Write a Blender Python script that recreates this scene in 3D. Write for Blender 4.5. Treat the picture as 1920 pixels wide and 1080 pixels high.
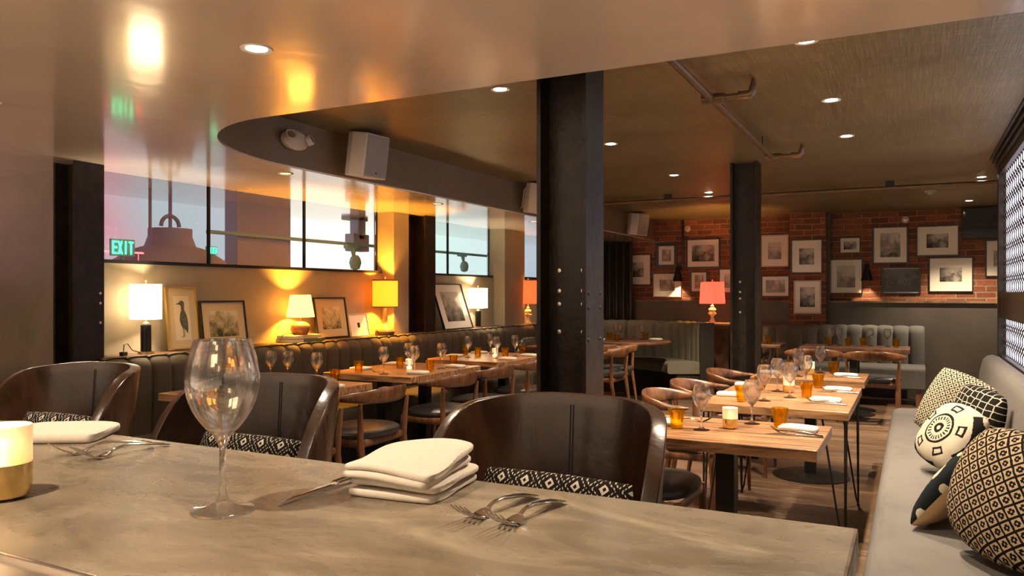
import bpy, bmesh, math, random
from mathutils import Vector, Matrix
random.seed(7)
PI = math.pi; R = math.radians
for _o in list(bpy.data.objects): bpy.data.objects.remove(_o)
SC = bpy.context.scene
COL = SC.collection

# ------------------------------------------------------------ camera, world, exposure
cam = bpy.data.cameras.new('camera'); camo = bpy.data.objects.new('camera', cam); COL.objects.link(camo)
camo.location = (0, 0, 1.36); camo.rotation_euler = (R(90), 0, R(27.24))
cam.sensor_width = 36; cam.lens = 27.39; cam.shift_y = 10/1920; cam.clip_start = 0.02
SC.camera = camo
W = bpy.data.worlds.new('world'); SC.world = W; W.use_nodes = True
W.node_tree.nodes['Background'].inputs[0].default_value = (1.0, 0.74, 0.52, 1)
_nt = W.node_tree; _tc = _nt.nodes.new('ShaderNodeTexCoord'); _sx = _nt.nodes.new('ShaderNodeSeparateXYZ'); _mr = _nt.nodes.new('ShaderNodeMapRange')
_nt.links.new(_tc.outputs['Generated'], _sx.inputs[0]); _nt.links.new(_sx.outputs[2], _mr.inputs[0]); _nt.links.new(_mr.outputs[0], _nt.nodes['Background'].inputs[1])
_mr.inputs[1].default_value = -.12; _mr.inputs[2].default_value = .04; _mr.inputs[3].default_value = 1.5; _mr.inputs[4].default_value = .40   # ambient fill shaped stronger from below to brighten the cream ceiling, dimmer above
SC.view_settings.view_transform = 'Standard'; SC.view_settings.look = 'None'
SC.view_settings.gamma = 1; SC.view_settings.use_curve_mapping = False
SC.view_settings.exposure = 1.4
try:
    SC.cycles.sample_clamp_indirect = 4; SC.cycles.max_bounces = 10; SC.cycles.transmission_bounces = 10
    SC.cycles.transparent_max_bounces = 12; SC.cycles.caustics_refractive = True; SC.cycles.blur_glossy = 0.5
except Exception: pass

# ------------------------------------------------------------ object helpers
def tag(o, label=None, cat=None, group=None, kind=None):
    if label: o['label'] = label
    if cat: o['category'] = cat
    if group: o['group'] = group
    if kind: o['kind'] = kind
    return o
def E(name, label, cat, loc=(0,0,0), rz=0, group=None):
    o = bpy.data.objects.new(name, None); COL.objects.link(o); o.empty_display_size = .1
    o.location = loc; o.rotation_euler = (0,0,rz)
    return tag(o, label, cat, group)
def obj(name, bm, mat, parent=None, smooth=False, loc=None, rot=None):
    bmesh.ops.recalc_face_normals(bm, faces=bm.faces)
    me = bpy.data.meshes.new(name); bm.to_mesh(me); bm.free()
    if mat: me.materials.append(mat)
    if smooth:
        me.polygons.foreach_set('use_smooth', [True]*len(me.polygons))
        try: me.set_sharp_from_angle(angle=R(38))
        except Exception: pass
    o = bpy.data.objects.new(name, me); COL.objects.link(o)
    if parent: o.parent = parent
    if loc: o.location = loc
    if rot: o.rotation_euler = rot
    return o
def struct(name, bm, mat, parent=None, smooth=False):
    o = obj(name, bm, mat, parent, smooth)
    if not parent: o['kind'] = 'structure'
    return o
def copy_tree(o, parent=None):
    c = o.copy(); COL.objects.link(c); c.parent = parent
    for ch in [x for x in o.children]: copy_tree(ch, c)
    return c
def NB(): return bmesh.new()
def box(bm, x0, x1, y0, y1, z0, z1, bev=0):
    g = bmesh.ops.create_cube(bm, size=1); vs = g['verts']
    for v in vs: v.co = Vector(((x0+x1)/2+v.co.x*(x1-x0), (y0+y1)/2+v.co.y*(y1-y0), (z0+z1)/2+v.co.z*(z1-z0)))
    if bev:
        es = list({e for v in vs for e in v.link_edges})
        bmesh.ops.bevel(bm, geom=es, offset=bev, segments=2, affect='EDGES', profile=.7)
    return bm
def B(*a, **k): return box(NB(), *a, **k)
def frame_of(t):
    t = t.normalized(); a = Vector((0,0,1)) if abs(t.z) < .9 else Vector((1,0,0))
    s = t.cross(a).normalized(); return s, s.cross(t).normalized()
def tube(bm, pts, r, n=10, cap=True):
    pts = [Vector(p) for p in pts]; rs = r if isinstance(r, list) else [r]*len(pts)
    rings = []; up = None
    for i, p in enumerate(pts):
        t = (pts[min(i+1,len(pts)-1)] - pts[max(i-1,0)]).normalized()
        if up is None: s, up = frame_of(t)
        else:
            s = t.cross(up).normalized(); up = s.cross(t).normalized()
        rr = rs[i]; ra, rb = rr if isinstance(rr, tuple) else (rr, rr)
        rings.append([bm.verts.new(p + s*math.cos(2*PI*k/n)*ra + up*math.sin(2*PI*k/n)*rb) for k in range(n)])
    for a, b in zip(rings, rings[1:]):
        for k in range(n): bm.faces.new((a[k], a[(k+1)%n], b[(k+1)%n], b[k]))
    if cap: bm.faces.new(rings[0][::-1]); bm.faces.new(rings[-1])
    return bm
def lathe(bm, prof, n=32, c=(0,0,0), m=None):
    """closed or open profile list of (r,z); r=0 ends become poles"""
    rings = []
    for (r, z) in prof:
        if r < 1e-6: rings.append([bm.verts.new((c[0], c[1], c[2]+z))])
        else: rings.append([bm.verts.new((c[0]+r*math.cos(2*PI*k/n), c[1]+r*math.sin(2*PI*k/n), c[2]+z)) for k in range(n)])
    for a, b in zip(rings, rings[1:]):
        if len(a) == 1 and len(b) == 1: continue
        for k in range(n):
            if len(a) == 1: bm.faces.new((a[0], b[(k+1)%n], b[k]))
            elif len(b) == 1: bm.faces.new((a[k], a[(k+1)%n], b[0]))
            else: bm.faces.new((a[k], a[(k+1)%n], b[(k+1)%n], b[k]))
    return bm
def cyl(bm, x, y, z0, z1, r, n=20, r2=None):
    return lathe(bm, [(0,z0),(r,z0),(r if r2 is None else r2,z1),(0,z1)], n, (x,y,0))
def prism(bm, pts, z0, z1):
    a = [bm.verts.new((x,y,z0)) for x,y in pts]; b = [bm.verts.new((x,y,z1)) for x,y in pts]
    bm.faces.new(a[::-1]); bm.faces.new(b)
    for i in range(len(pts)): bm.faces.new((a[i], a[(i+1)%len(a)], b[(i+1)%len(a)], b[i]))
    return bm
def xprism(bm, pts, x0, x1):
    """outline in (y,z) extruded along x"""
    a = [bm.verts.new((x0,y,z)) for y,z in pts]; b = [bm.verts.new((x1,y,z)) for y,z in pts]
    bm.faces.new(a); bm.faces.new(b[::-1])
    for i in range(len(pts)): bm.faces.new((a[i], b[i], b[(i+1)%len(a)], a[(i+1)%len(a)]))
    return bm
def sweep(bm, path, prof, closed=True, bulge=None):
    """path: list of (x,y,nx,ny,s); prof: list of (o,z,po,pz) offset along n, and its bulge direction"""
    rings = []
    for (x,y,nx,ny,s) in path:
        b = bulge(s) if bulge else 0
        rings.append([bm.verts.new((x+nx*(o+po*b), y+ny*(o+po*b), z+pz*b)) for (o,z,po,pz) in prof])
    n = len(prof)
    for a, b in zip(rings, rings[1:]):
        for k in range(n if closed else n-1): bm.faces.new((a[k], a[(k+1)%n], b[(k+1)%n], b[k]))
    bm.faces.new(rings[0]); bm.faces.new(rings[-1][::-1])
    return bm
def sub(o, lv=1):
    m = o.modifiers.new('sub','SUBSURF'); m.levels = lv; m.render_levels = lv; return o
def solid(o, t, off=-1):
    m = o.modifiers.new('sol','SOLIDIFY'); m.thickness = t; m.offset = off; return o
def bevel(o, w=.004, seg=2):
    m = o.modifiers.new('bev','BEVEL'); m.width = w; m.segments = seg; m.limit_method = 'ANGLE'; return o

# ------------------------------------------------------------ material helpers
class G:
    """small node-graph helper: every call returns an output socket"""
    def __init__(s, mat): s.nt = mat.node_tree; s.bsdf = s.nt.nodes.get('Principled BSDF')
    def new(s, t, **k):
        n = s.nt.nodes.new(t)
        for a, b in k.items(): setattr(n, a, b)
        return n
    def link(s, a, b):
        if isinstance(a, bpy.types.NodeSocket): s.nt.links.new(a, b)
        else: b.default_value = a
    def m(s, op, a, b=0, c=0):
        n = s.new('ShaderNodeMath', operation=op)
        for i, v in enumerate((a,b,c)): s.link(v, n.inputs[i])
        return n.outputs[0]
    def coord(s, kind='Object', scale=(1,1,1), loc=(0,0,0), rot=(0,0,0)):
        tc = s.new('ShaderNodeTexCoord'); mp = s.new('ShaderNodeMapping')
        s.link(tc.outputs[kind], mp.inputs[0]); mp.inputs[1].default_value = loc; mp.inputs[2].default_value = rot; mp.inputs[3].default_value = scale
        return mp.outputs[0]
    def xyz(s, v):
        n = s.new('ShaderNodeSeparateXYZ'); s.link(v, n.inputs[0]); return n.outputs
    def comb(s, x, y, z):
        n = s.new('ShaderNodeCombineXYZ'); s.link(x,n.inputs[0]); s.link(y,n.inputs[1]); s.link(z,n.inputs[2]); return n.outputs[0]
    def noise(s, v, sc=5, det=3, rough=.5, dist=0, w=None):
        n = s.new('ShaderNodeTexNoise')
        if w is not None: n.noise_dimensions = '4D'; s.link(w, n.inputs['W'])
        s.link(v, n.inputs['Vector']); n.inputs['Scale'].default_value = sc; n.inputs['Detail'].default_value = det
        n.inputs['Roughness'].default_value = rough; n.inputs['Distortion'].default_value = dist
        return n.outputs['Fac']
    def ramp(s, f, stops, interp='LINEAR'):
        n = s.new('ShaderNodeValToRGB'); n.color_ramp.interpolation = interp; s.link(f, n.inputs[0])
        cr = n.color_ramp
        while len(cr.elements) < len(stops): cr.elements.new(.5)
        for e, (p, c) in zip(cr.elements, stops): e.position = p; e.color = (*c, 1) if len(c) == 3 else c
        return n.outputs[0]
    def mix(s, f, a, b, mode='MIX'):
        n = s.new('ShaderNodeMix', data_type='RGBA', blend_type=mode)
        s.link(f, n.inputs[0])
        for v, i in ((a,6),(b,7)):
            if isinstance(v, tuple): n.inputs[i].default_value = (*v, 1) if len(v) == 3 else v
            else: s.link(v, n.inputs[i])
        return n.outputs[2]
    def bump(s, h, st=.3, d=.01):
        n = s.new('ShaderNodeBump'); n.inputs['Strength'].default_value = st; n.inputs['Distance'].default_value = d
        s.link(h, n.inputs['Height']); s.link(n.outputs[0], s.bsdf.inputs['Normal'])
    def set(s, k, v): s.link(v, s.bsdf.inputs[k])
def M(name, col=(.5,.5,.5), rough=.5, metal=0, **k):
    m = bpy.data.materials.new(name); m.use_nodes = True; b = m.node_tree.nodes['Principled BSDF']
    b.inputs['Base Color'].default_value = (*col, 1); b.inputs['Roughness'].default_value = rough; b.inputs['Metallic'].default_value = metal
    for a, v in k.items():
        a = {'spec':'Specular IOR Level','trans':'Transmission Weight','ior':'IOR','coat':'Coat Weight','coatr':'Coat Roughness','sheen':'Sheen Weight','em':'Emission Color','ems':'Emission Strength','sss':'Subsurface Weight'}.get(a, a)
        b.inputs[a].default_value = (*v,1) if isinstance(v, tuple) and len(v) == 3 else v
    return m
def noisy(m, col, amt=.3, sc=8, scale=(1,1,1), bump=0, kind='Object', det=4, dist=0, bd=.004):
    g = G(m); v = g.coord(kind, scale); f = g.noise(v, sc, det, .55, dist)
    a = tuple(c*(1-amt) for c in col); b = tuple(min(1,c*(1+amt)) for c in col)
    g.set('Base Color', g.ramp(f, [(.3,a),(.7,b)]))
    if bump: g.bump(f, bump, bd)
    return m

# plain materials
m_soffit = M('pearl_ceiling_paint', (.60,.47,.36), .2, 0, spec=.75, coat=.85, coatr=.11)
g = G(m_soffit); f = g.noise(g.coord('Object',(1,1,1)), 2.2, 3, .5, .6)
g.set('Base Color', g.ramp(f, [(.3,(.78,.64,.52)),(.7,(.85,.71,.585))])); g.bump(f, .12, .05)
m_ceil = M('bronze_linen_wallcovering', (.16,.115,.06), .36, .55, spec=.6)
g = G(m_ceil); va = g.coord('Object',(160,5,1)); vb = g.coord('Object',(5,160,1)); fa = g.noise(va,1,3,.6); fb = g.noise(vb,1,3,.6); ff = g.m('ADD',fa,fb)
big = g.noise(g.coord('Object'), .9, 3)
g.set('Base Color', g.ramp(g.m('ADD', g.m('MULTIPLY', ff, .5), g.m('MULTIPLY', g.m('SUBTRACT', big, .5), .3)), [(.35,(.12,.098,.052)),(.65,(.36,.30,.165))]))
g.set('Roughness', g.ramp(ff, [(.7,(.28,)*3),(1.3,(.45,)*3)])); g.bump(ff, .35, .004)
m_fascia = noisy(M('taupe_fascia_paint', (.22,.18,.14), .6), (.19,.145,.10), .06, 3)
m_plaster = noisy(M('grey_venetian_plaster', (.2,.18,.16), .45), (.20,.16,.115), .22, 2.2, (1,1,.6), .1, dist=.8)
m_wallwin = noisy(M('warm_grey_plaster', (.4,.36,.3), .5), (.27,.225,.155), .12, 2.5, dist=.6)
m_dark = noisy(M('dark_panel_paint', (.055,.05,.046), .42), (.065,.055,.045), .2, 2, (1,1,1), .05)
m_steel = M('black_painted_steel', (.028,.023,.02), .40, .0, spec=.22)
g = G(m_steel); f = g.noise(g.coord('Object'), 14, 5, .65); f2 = g.noise(g.coord('Object',(1,1,.5)), 60, 3)
g.set('Base Color', g.ramp(f, [(.3,(.009,.006,.004)),(.75,(.030,.021,.014))])); g.bump(g.m('ADD',f,g.m('MULTIPLY',f2,.5)), .45, .006)
m_black = M('black_metal', (.014,.013,.012), .35, .4)
m_matte = M('matte_black', (.012,.012,.012), .55)
m_rivet = M('worn_steel_rivet', (.55,.47,.36), .35, .9)
m_brass = M('brushed_brass', (.62,.44,.17), .28, 1); noisy(m_brass, (.62,.44,.17), .18, 10, (1,1,.15))
m_gold = M('gold_frame', (.55,.36,.10), .35, .7)
m_chrome = M('polished_cutlery_steel', (.62,.60,.57), .12, 1)
m_stain = M('brushed_stainless', (.62,.56,.48), .25, 1)
m_white = noisy(M('white_linen', (.60,.545,.475), .85), (.60,.545,.475), .04, 90, (1,1,1), .15, det=2, bd=.0006)
m_whiteplastic = M('white_plastic', (.55,.49,.43), .45)
m_grille = M('speaker_grille', (.30,.27,.25), .6)
def real_glass(name, col, clear, fac, rough=0.0):
    m = bpy.data.materials.new(name); m.use_nodes = True; nt = m.node_tree; nt.nodes.clear(); N_ = nt.nodes.new; L_ = nt.links.new
    out = N_('ShaderNodeOutputMaterial'); tr = N_('ShaderNodeBsdfTransparent'); gl = N_('ShaderNodeBsdfGlass'); mx = N_('ShaderNodeMixShader')
    gl.inputs[0].default_value = (*col,1); gl.inputs['Roughness'].default_value = rough; gl.inputs['IOR'].default_value = 1.47; tr.inputs[0].default_value = (*clear,1); mx.inputs[0].default_value = fac
    L_(tr.outputs[0], mx.inputs[1]); L_(gl.outputs[0], mx.inputs[2]); L_(mx.outputs[0], out.inputs[0]); return m
m_glass = real_glass('clear_glass', (1,1,1), (1,1,1), .62)
m_amber = real_glass('amber_glass', (1,.84,.30), (1,.80,.26), .42)
m_frost = M('frosted_candle_glass', (.92,.88,.8), .6, 0, trans=.55, ior=1.3)
m_goldglass = M('gilded_glass', (.75,.55,.22), .22, .85)
m_wax = M('candle_wax', (.85,.75,.55), .5, 0, em=(1,.62,.25), ems=1.2)
m_flame = M('candle_flame', (1,.8,.4), .5, 0, em=(1,.62,.25), ems=40)
m_leather = M('dark_brown_leather', (.075,.036,.018), .30, 0, spec=.6, coat=.2, coatr=.25)
g = G(m_leather); f = g.noise(g.coord('Object',(1,1,.35)), 6, 4, .6, 1.2); f2 = g.noise(g.coord('Object'), 160, 2)
g.set('Base Color', g.ramp(f, [(.3,(.013,.005,.002)),(.75,(.06,.024,.009))])); g.set('Roughness', g.ramp(f, [(.3,(.22,)*3),(.7,(.38,)*3)]))
g.bump(g.m('ADD', g.m('MULTIPLY',f,1.0), g.m('MULTIPLY',f2,.03)), .3, .012)
m_seatlea = M('black_seat_leather', (.022,.021,.022), .34, 0, spec=.5)
def wood(name, a, b, scale, rough=.4, coat=.1):
    m = M(name, a, rough, 0, coat=coat, coatr=.25); g = G(m); v = g.coord('Object', scale)
    f = g.noise(v, 3, 6, .62, .7); g.set('Base Color', g.ramp(f, [(.38,a),(.5,tuple((x+y)/2 for x,y in zip(a,b))),(.62,b)])); g.bump(f, .12, .003)
    return m
m_chairwood = wood('walnut_chair_wood', (.060,.022,.008), (.19,.078,.030), (6,6,1.2), .34, .15)
m_table = wood('oak_table_top', (.10,.040,.015), (.44,.23,.105), (.8,22,6), .36, .15)
m_tableside = m_table
m_darkwood = wood('dark_walnut', (.035,.014,.007), (.11,.045,.02), (2,8,2), .4)
m_floor = M('oak_plank_floor', (.2,.1,.05), .4, 0, coat=.1, coatr=.3)
g = G(m_floor); v = g.coord('Object')
bt = g.new('ShaderNodeTexBrick'); g.link(v, bt.inputs['Vector']); bt.offset = .37
for k2, vv in (('Color1',(.30,.30,.30,1)),('Color2',(.85,.85,.85,1)),('Mortar',(.0,.0,.0,1)),('Scale',1),('Mortar Size',.0022),('Bias',0),('Brick Width',1.3),('Row Height',.13)): bt.inputs[k2].default_value = vv
gr = g.noise(g.coord('Object',(1.2,16,1)), 3, 6, .6, .5)
cc = g.ramp(g.m('ADD', g.m('MULTIPLY', gr, .75), g.m('MULTIPLY', bt.outputs[0], .28)), [(.3,(.028,.013,.007)),(.55,(.11,.063,.035)),(.8,(.26,.165,.10))])
g.set('Base Color', cc); g.set('Roughness', g.ramp(gr,[(.3,(.32,)*3),(.7,(.5,)*3)])); g.bump(gr, .15, .003)
m_brick = M('old_red_brick', (.25,.08,.04), .8)
g = G(m_brick); tc = g.xyz(g.coord('Object')); v = g.comb(g.m('ADD', tc[0], tc[1]), tc[2], 0)
wv = g.noise(g.coord('Object'), 7, 3); v2 = g.comb(g.m('ADD', g.m('ADD', tc[0], tc[1]), g.m('MULTIPLY', g.m('SUBTRACT',wv,.5), .02)), g.m('ADD', tc[2], g.m('MULTIPLY', g.m('SUBTRACT',wv,.5), .015)), 0)
bt = g.new('ShaderNodeTexBrick'); g.link(v2, bt.inputs['Vector'])
for k2, vv in (('Color1',(.34,.105,.040,1)),('Color2',(.15,.045,.022,1)),('Mortar',(.34,.24,.15,1)),('Scale',1),('Mortar Size',.0075),('Mortar Smooth',.3),('Bias',-.1),('Brick Width',.222),('Row Height',.0765)): bt.inputs[k2].default_value = vv
nn = g.noise(g.coord('Object'), 22, 5, .7)
g.set('Base Color', g.mix(.55, bt.outputs[0], g.ramp(nn, [(.3,(.25,.22,.2)),(.7,(1,1,1))]), 'MULTIPLY'))
g.bump(g.m('ADD', g.m('MULTIPLY', bt.outputs['Fac'], -1.0), g.m('MULTIPLY', nn, .5)), .8, .012)
m_counter = M('trowelled_zinc_counter', (.3,.24,.17), .26, .1, spec=.55)
g = G(m_counter); v = g.coord('Object', (1,2.2,1)); a = g.noise(v, 2.6, 5, .6, 2.2); b2 = g.noise(g.coord('Object',(1,2.0,1),(3,1,0),(0,0,.5)), 4, 4, .6, 2.5); c2 = g.noise(g.coord('Object'), 1.1, 2, .5, 1)
mixf = g.m('ADD', g.m('ADD', g.m('MULTIPLY', a, .45), g.m('MULTIPLY', b2, .15)), g.m('MULTIPLY', c2, .4))
g.set('Base Color', g.ramp(mixf, [(.34,(.115,.090,.064)),(.46,(.195,.158,.114)),(.54,(.25,.203,.147)),(.66,(.41,.34,.25))]))
g.set('Roughness', g.ramp(b2, [(.3,(.2,)*3),(.7,(.36,)*3)])); g.bump(b2, .05, .002)
def fabric(name, a, rough=.85, sc=(1,1,1), amt=.25):
    m = M(name, a, rough, 0, spec=.25); g = G(m)
    f = g.noise(g.coord('Object',(220*sc[0],220*sc[1],6)), 1, 2); f2 = g.noise(g.coord('Object',(6,6,220)), 1, 2); ff = g.m('ADD', f, f2)
    g.set('Base Color', g.ramp(ff, [(.7,tuple(x*(1-amt*.5) for x in a)),(1.3,tuple(min(1,x*(1+amt*.5)) for x in a))])); g.bump(ff, .25, .0015)
    return m
m_olive = fabric('olive_brown_velvet', (.055,.042,.027))
m_green = fabric('grey_green_velvet', (.095,.084,.060))
m_greyfab = fabric('grey_wool_fabric', (.10,.095,.09))
m_taupe = fabric('taupe_grey_woven', (.125,.115,.108), .8)
m_backdark = M('banquette_back_panel', (.012,.010,.008), .6, spec=.2)
m_tan = M('tan_suede', (.42,.27,.14), .8)
m_curtain = M('dark_green_drape', (.035,.040,.030), .35)
def shade(name, col, em, ems, tr=.6):
    m = bpy.data.materials.new(name); m.use_nodes = True; nt = m.node_tree; nt.nodes.clear()
    out = nt.nodes.new('ShaderNodeOutputMaterial'); d = nt.nodes.new('ShaderNodeBsdfDiffuse'); t = nt.nodes.new('ShaderNodeBsdfTranslucent')
    mx = nt.nodes.new('ShaderNodeMixShader'); e = nt.nodes.new('ShaderNodeEmission'); ad = nt.nodes.new('ShaderNodeAddShader')
    d.inputs[0].default_value = (*col,1); t.inputs[0].default_value = (*col,1); mx.inputs[0].default_value = tr
    e.inputs[0].default_value = (*em,1); e.inputs[1].default_value = ems
    nt.links.new(d.outputs[0], mx.inputs[1]); nt.links.new(t.outputs[0], mx.inputs[2]); nt.links.new(mx.outputs[0], ad.inputs[0]); nt.links.new(e.outputs[0], ad.inputs[1]); nt.links.new(ad.outputs[0], out.inputs[0])
    return m
def emit(name, col, s):
    m = M(name, (0,0,0), .5, em=col, ems=s); return m
m_lensdim = emit('recessed_lens_dim', (1,.7,.4), 1.0)
m_lens = emit('downlight_lens', (1,.86,.66), 30)

# patterned fabrics
CREAM = (.50,.38,.25); INK = (.012,.010,.009)
def pat(name, fn, cream=CREAM, ink=INK):
    m = M(name, cream, .95, spec=.08); g = G(m); x, y, z = g.xyz(g.coord('Object'))
    nz = g.noise(g.coord('Object'), 60, 2); j = g.m('MULTIPLY', g.m('SUBTRACT', nz, .5), .006)
    f = fn(g, g.m('ADD', x, j), g.m('ADD', z, j), y)         # 1 = ink
    g.set('Base Color', g.mix(f, cream, ink)); g.bump(f, .2, .001); return m
def cell(g, a): return g.m('SUBTRACT', g.m('FRACT', a), .5)
def p_lattice(k):
    def fn(g, x, z, y):
        u = cell(g, g.m('MULTIPLY', g.m('ADD', x, z), k)); v = cell(g, g.m('MULTIPLY', g.m('SUBTRACT', x, z), k))
        au, av = g.m('ABSOLUTE', u), g.m('ABSOLUTE', v); d = g.m('MAXIMUM', au, av)
        line = g.m('GREATER_THAN', d, .40)
        inner = g.m('MULTIPLY', g.m('LESS_THAN', d, .28), g.m('LESS_THAN', g.m('MINIMUM', au, av), .14))
        dot = g.m('LESS_THAN', d, .07)
        return g.m('MAXIMUM', line, g.m('SUBTRACT', inner, dot))
    return fn
def p_tribal(g, x, z, y):
    k = 17; a = g.m('MULTIPLY', g.m('ADD', x, z), k); b = g.m('MULTIPLY', g.m('SUBTRACT', x, z), k)
    u, v = g.m('ABSOLUTE', cell(g, a)), g.m('ABSOLUTE', cell(g, b)); d = g.m('MAXIMUM', u, v)
    ring = g.m('MULTIPLY', g.m('GREATER_THAN', d, .08), g.m('LESS_THAN', d, .19))
    dash = g.m('MULTIPLY', g.m('MULTIPLY', g.m('GREATER_THAN', d, .37), g.m('LESS_THAN', d, .43)), g.m('GREATER_THAN', g.m('SINE', g.m('MULTIPLY', g.m('ADD', a, b), 31.4)), -.1))
    return g.m('SUBTRACT', 1, g.m('MAXIMUM', ring, dash))
def p_squares(g, x, z, y):
    k = 26; u = cell(g, g.m('MULTIPLY', g.m('ADD', x, z), k)); v = cell(g, g.m('MULTIPLY', g.m('SUBTRACT', x, z), k))
    d = g.m('MAXIMUM', g.m('ABSOLUTE', u), g.m('ABSOLUTE', v))
    return g.m('MAXIMUM', g.m('GREATER_THAN', d, .42), g.m('LESS_THAN', d, .17))
def p_hex(g, x, z, y):
    vo = g.new('ShaderNodeTexVoronoi', feature='DISTANCE_TO_EDGE'); g.link(g.comb(g.m('MULTIPLY', x, 1), g.m('MULTIPLY', z, 1.3), 0), vo.inputs['Vector']); vo.inputs['Scale'].default_value = 22; vo.inputs['Randomness'].default_value = .25
    return g.m('GREATER_THAN', vo.outputs['Distance'], .055)
def p_ikat(g, x, z, y):
    """cream ground, large ringed medallion with rays and small leaf shapes"""
    r = g.m('SQRT', g.m('ADD', g.m('POWER', g.m('ABSOLUTE', x), 2), g.m('POWER', g.m('ABSOLUTE', z), 2)))
    th = g.m('ARCTAN2', z, x)
    def band(a, b): return g.m('MULTIPLY', g.m('GREATER_THAN', r, a), g.m('LESS_THAN', r, b))
    rays = g.m('MULTIPLY', band(.045,.065), g.m('GREATER_THAN', g.m('SINE', g.m('MULTIPLY', th, 22)), .1))
    out = g.m('MAXIMUM', g.m('MAXIMUM', band(.012,.028), band(.072,.084)), rays)
    leaf = g.m('MULTIPLY', band(.105,.145), g.m('GREATER_THAN', g.m('SINE', g.m('MULTIPLY', th, 5)), .45))
    leafi = g.m('MULTIPLY', band(.115,.135), g.m('GREATER_THAN', g.m('SINE', g.m('MULTIPLY', th, 5)), .75))
    wavy = g.m('MULTIPLY', band(.165,.195), g.m('GREATER_THAN', g.m('SINE', g.m('ADD', g.m('MULTIPLY', th, 3), 1)), -.55))
    return g.m('MAXIMUM', g.m('MAXIMUM', out, g.m('SUBTRACT', leaf, leafi)), wavy)
def p_blob(g, x, z, y):
    """dark ground with soft cream ovals and rings"""
    u = cell(g, g.m('MULTIPLY', x, 6.5)); v = cell(g, g.m('ADD', g.m('MULTIPLY', z, 7.5), .5))
    r = g.m('SQRT', g.m('ADD', g.m('MULTIPLY', u, u), g.m('MULTIPLY', v, v)))
    alt = g.m('GREATER_THAN', g.m('FRACT', g.m('MULTIPLY', g.m('FLOOR', g.m('ADD', g.m('MULTIPLY', z, 7.5), .5)), .5)), .25)
    blob = g.m('LESS_THAN', r, .30); hole = g.m('MULTIPLY', g.m('LESS_THAN', r, .15), alt)
    return g.m('SUBTRACT', 1, g.m('MAXIMUM', g.m('SUBTRACT', blob, hole), 0))
m_p1 = pat('black_cream_lattice_print', p_lattice(19)); m_p1s = pat('tribal_diamond_print', p_tribal, (.5,.45,.38))
m_p2 = pat('small_diamond_print', p_squares, (.42,.38,.28)); m_p3 = pat('cube_outline_print', p_hex, (.5,.45,.36))
m_p4 = pat('ikat_medallion_print', p_ikat, (.46,.41,.32)); m_p5 = pat('ikat_oval_print', p_blob, (.50,.45,.34), (.010,.014,.016))

# ------------------------------------------------------------ structure
ZC = 2.45; ZS = 2.15
struct('floor', B(-7.5,2.6,-2.5,11.7,-.1,0), m_floor)
# lower glossy ceiling over the bar and window side, with rounded corner
arc = [(-2.6+.88*math.cos(a)*1, 3.7+1.1*math.sin(a)) for a in [R(270-90*i/18) for i in range(19)]]
edge = [(2.6,2.6)] + arc + [(-3.48,11.6)]
struct('ceiling_lower', prism(NB(), edge+[(-7.5,11.6),(-7.5,-2.5),(2.6,-2.5)], ZS, ZS+.012), m_soffit)
bm = NB()
off = []
for i,(x,y) in enumerate(edge):
    p = Vector(edge[max(i-1,0)]); q = Vector(edge[min(i+1,len(edge)-1)]); t = (q-p).normalized(); off.append((x-t.y*.06, y+t.x*.06))
prism(bm, [(x,y) for x,y in edge] + [(x,y) for x,y in off[::-1]], ZS+.012, ZC)
struct('trim_1', bm, m_fascia, smooth=True)
struct('ceiling', B(-3.6,2.6,2.5,11.6,ZC,ZC+.05), m_ceil)
# back wall: brick above, dark wainscot below, brick pier
struct('wall_back', B(-5.2,2.6,11.5,11.6,0,ZC), m_brick)
struct('wall_pier', B(-1.5,-1.04,11.2,11.5,.0,ZC), m_brick)
struct('wall_wainscot', B(-4.6,-1.5,11.4,11.5,0,1.235), m_dark)
struct('wall_wainscot', B(-1.04,2.6,11.4,11.5,0,1.235), m_dark)
bm = NB(); box(bm,-4.6,-1.5,11.36,11.5,1.235,1.26); box(bm,-1.04,2.6,11.36,11.5,1.235,1.26)
struct('trim_2', bm, wood('sill_wood',(.06,.04,.02),(.20,.13,.07),(2,8,2)))
struct('trim_3', B(-1.06,-1.0,11.38,11.5,1.26,ZC), m_dark)
# window wall (left)
XW = -4.6
struct('wall_left', B(XW-.1,XW,3.1,11.5,0,1.57), m_wallwin)
WY = [(3.15,6.15),(7.0,8.4),(9.04,10.45)]
struct('wall_left', B(XW-.1,XW,10.45,11.5,1.57,ZS), m_wallwin)
struct('wall_left_pier', B(XW-.1,-4.46,6.17,6.42,.0,ZS), m_wallwin)
struct('wall_left_pier', B(XW-.1,XW,6.42,7.0,1.57,ZS), m_wallwin)
struct('wall_left_pier', B(XW-.1,-4.45,8.45,9.0,0,ZS), m_wallwin)
struct('wall_side_return', B(-7.5,XW-.02,3.1,3.2,0,ZS), m_plaster)
struct('wall_unseen_left', B(-7.6,-7.5,-2.5,3.2,0,ZS), m_plaster)  # unseen wall added to keep world light out on the left
struct('wall_right', B(2.5,2.6,-2.5,-1,0,ZC), m_dark)
m_pane = M('window_glass', (1,1,1), .02, 0, trans=1, ior=1.2)
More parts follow.
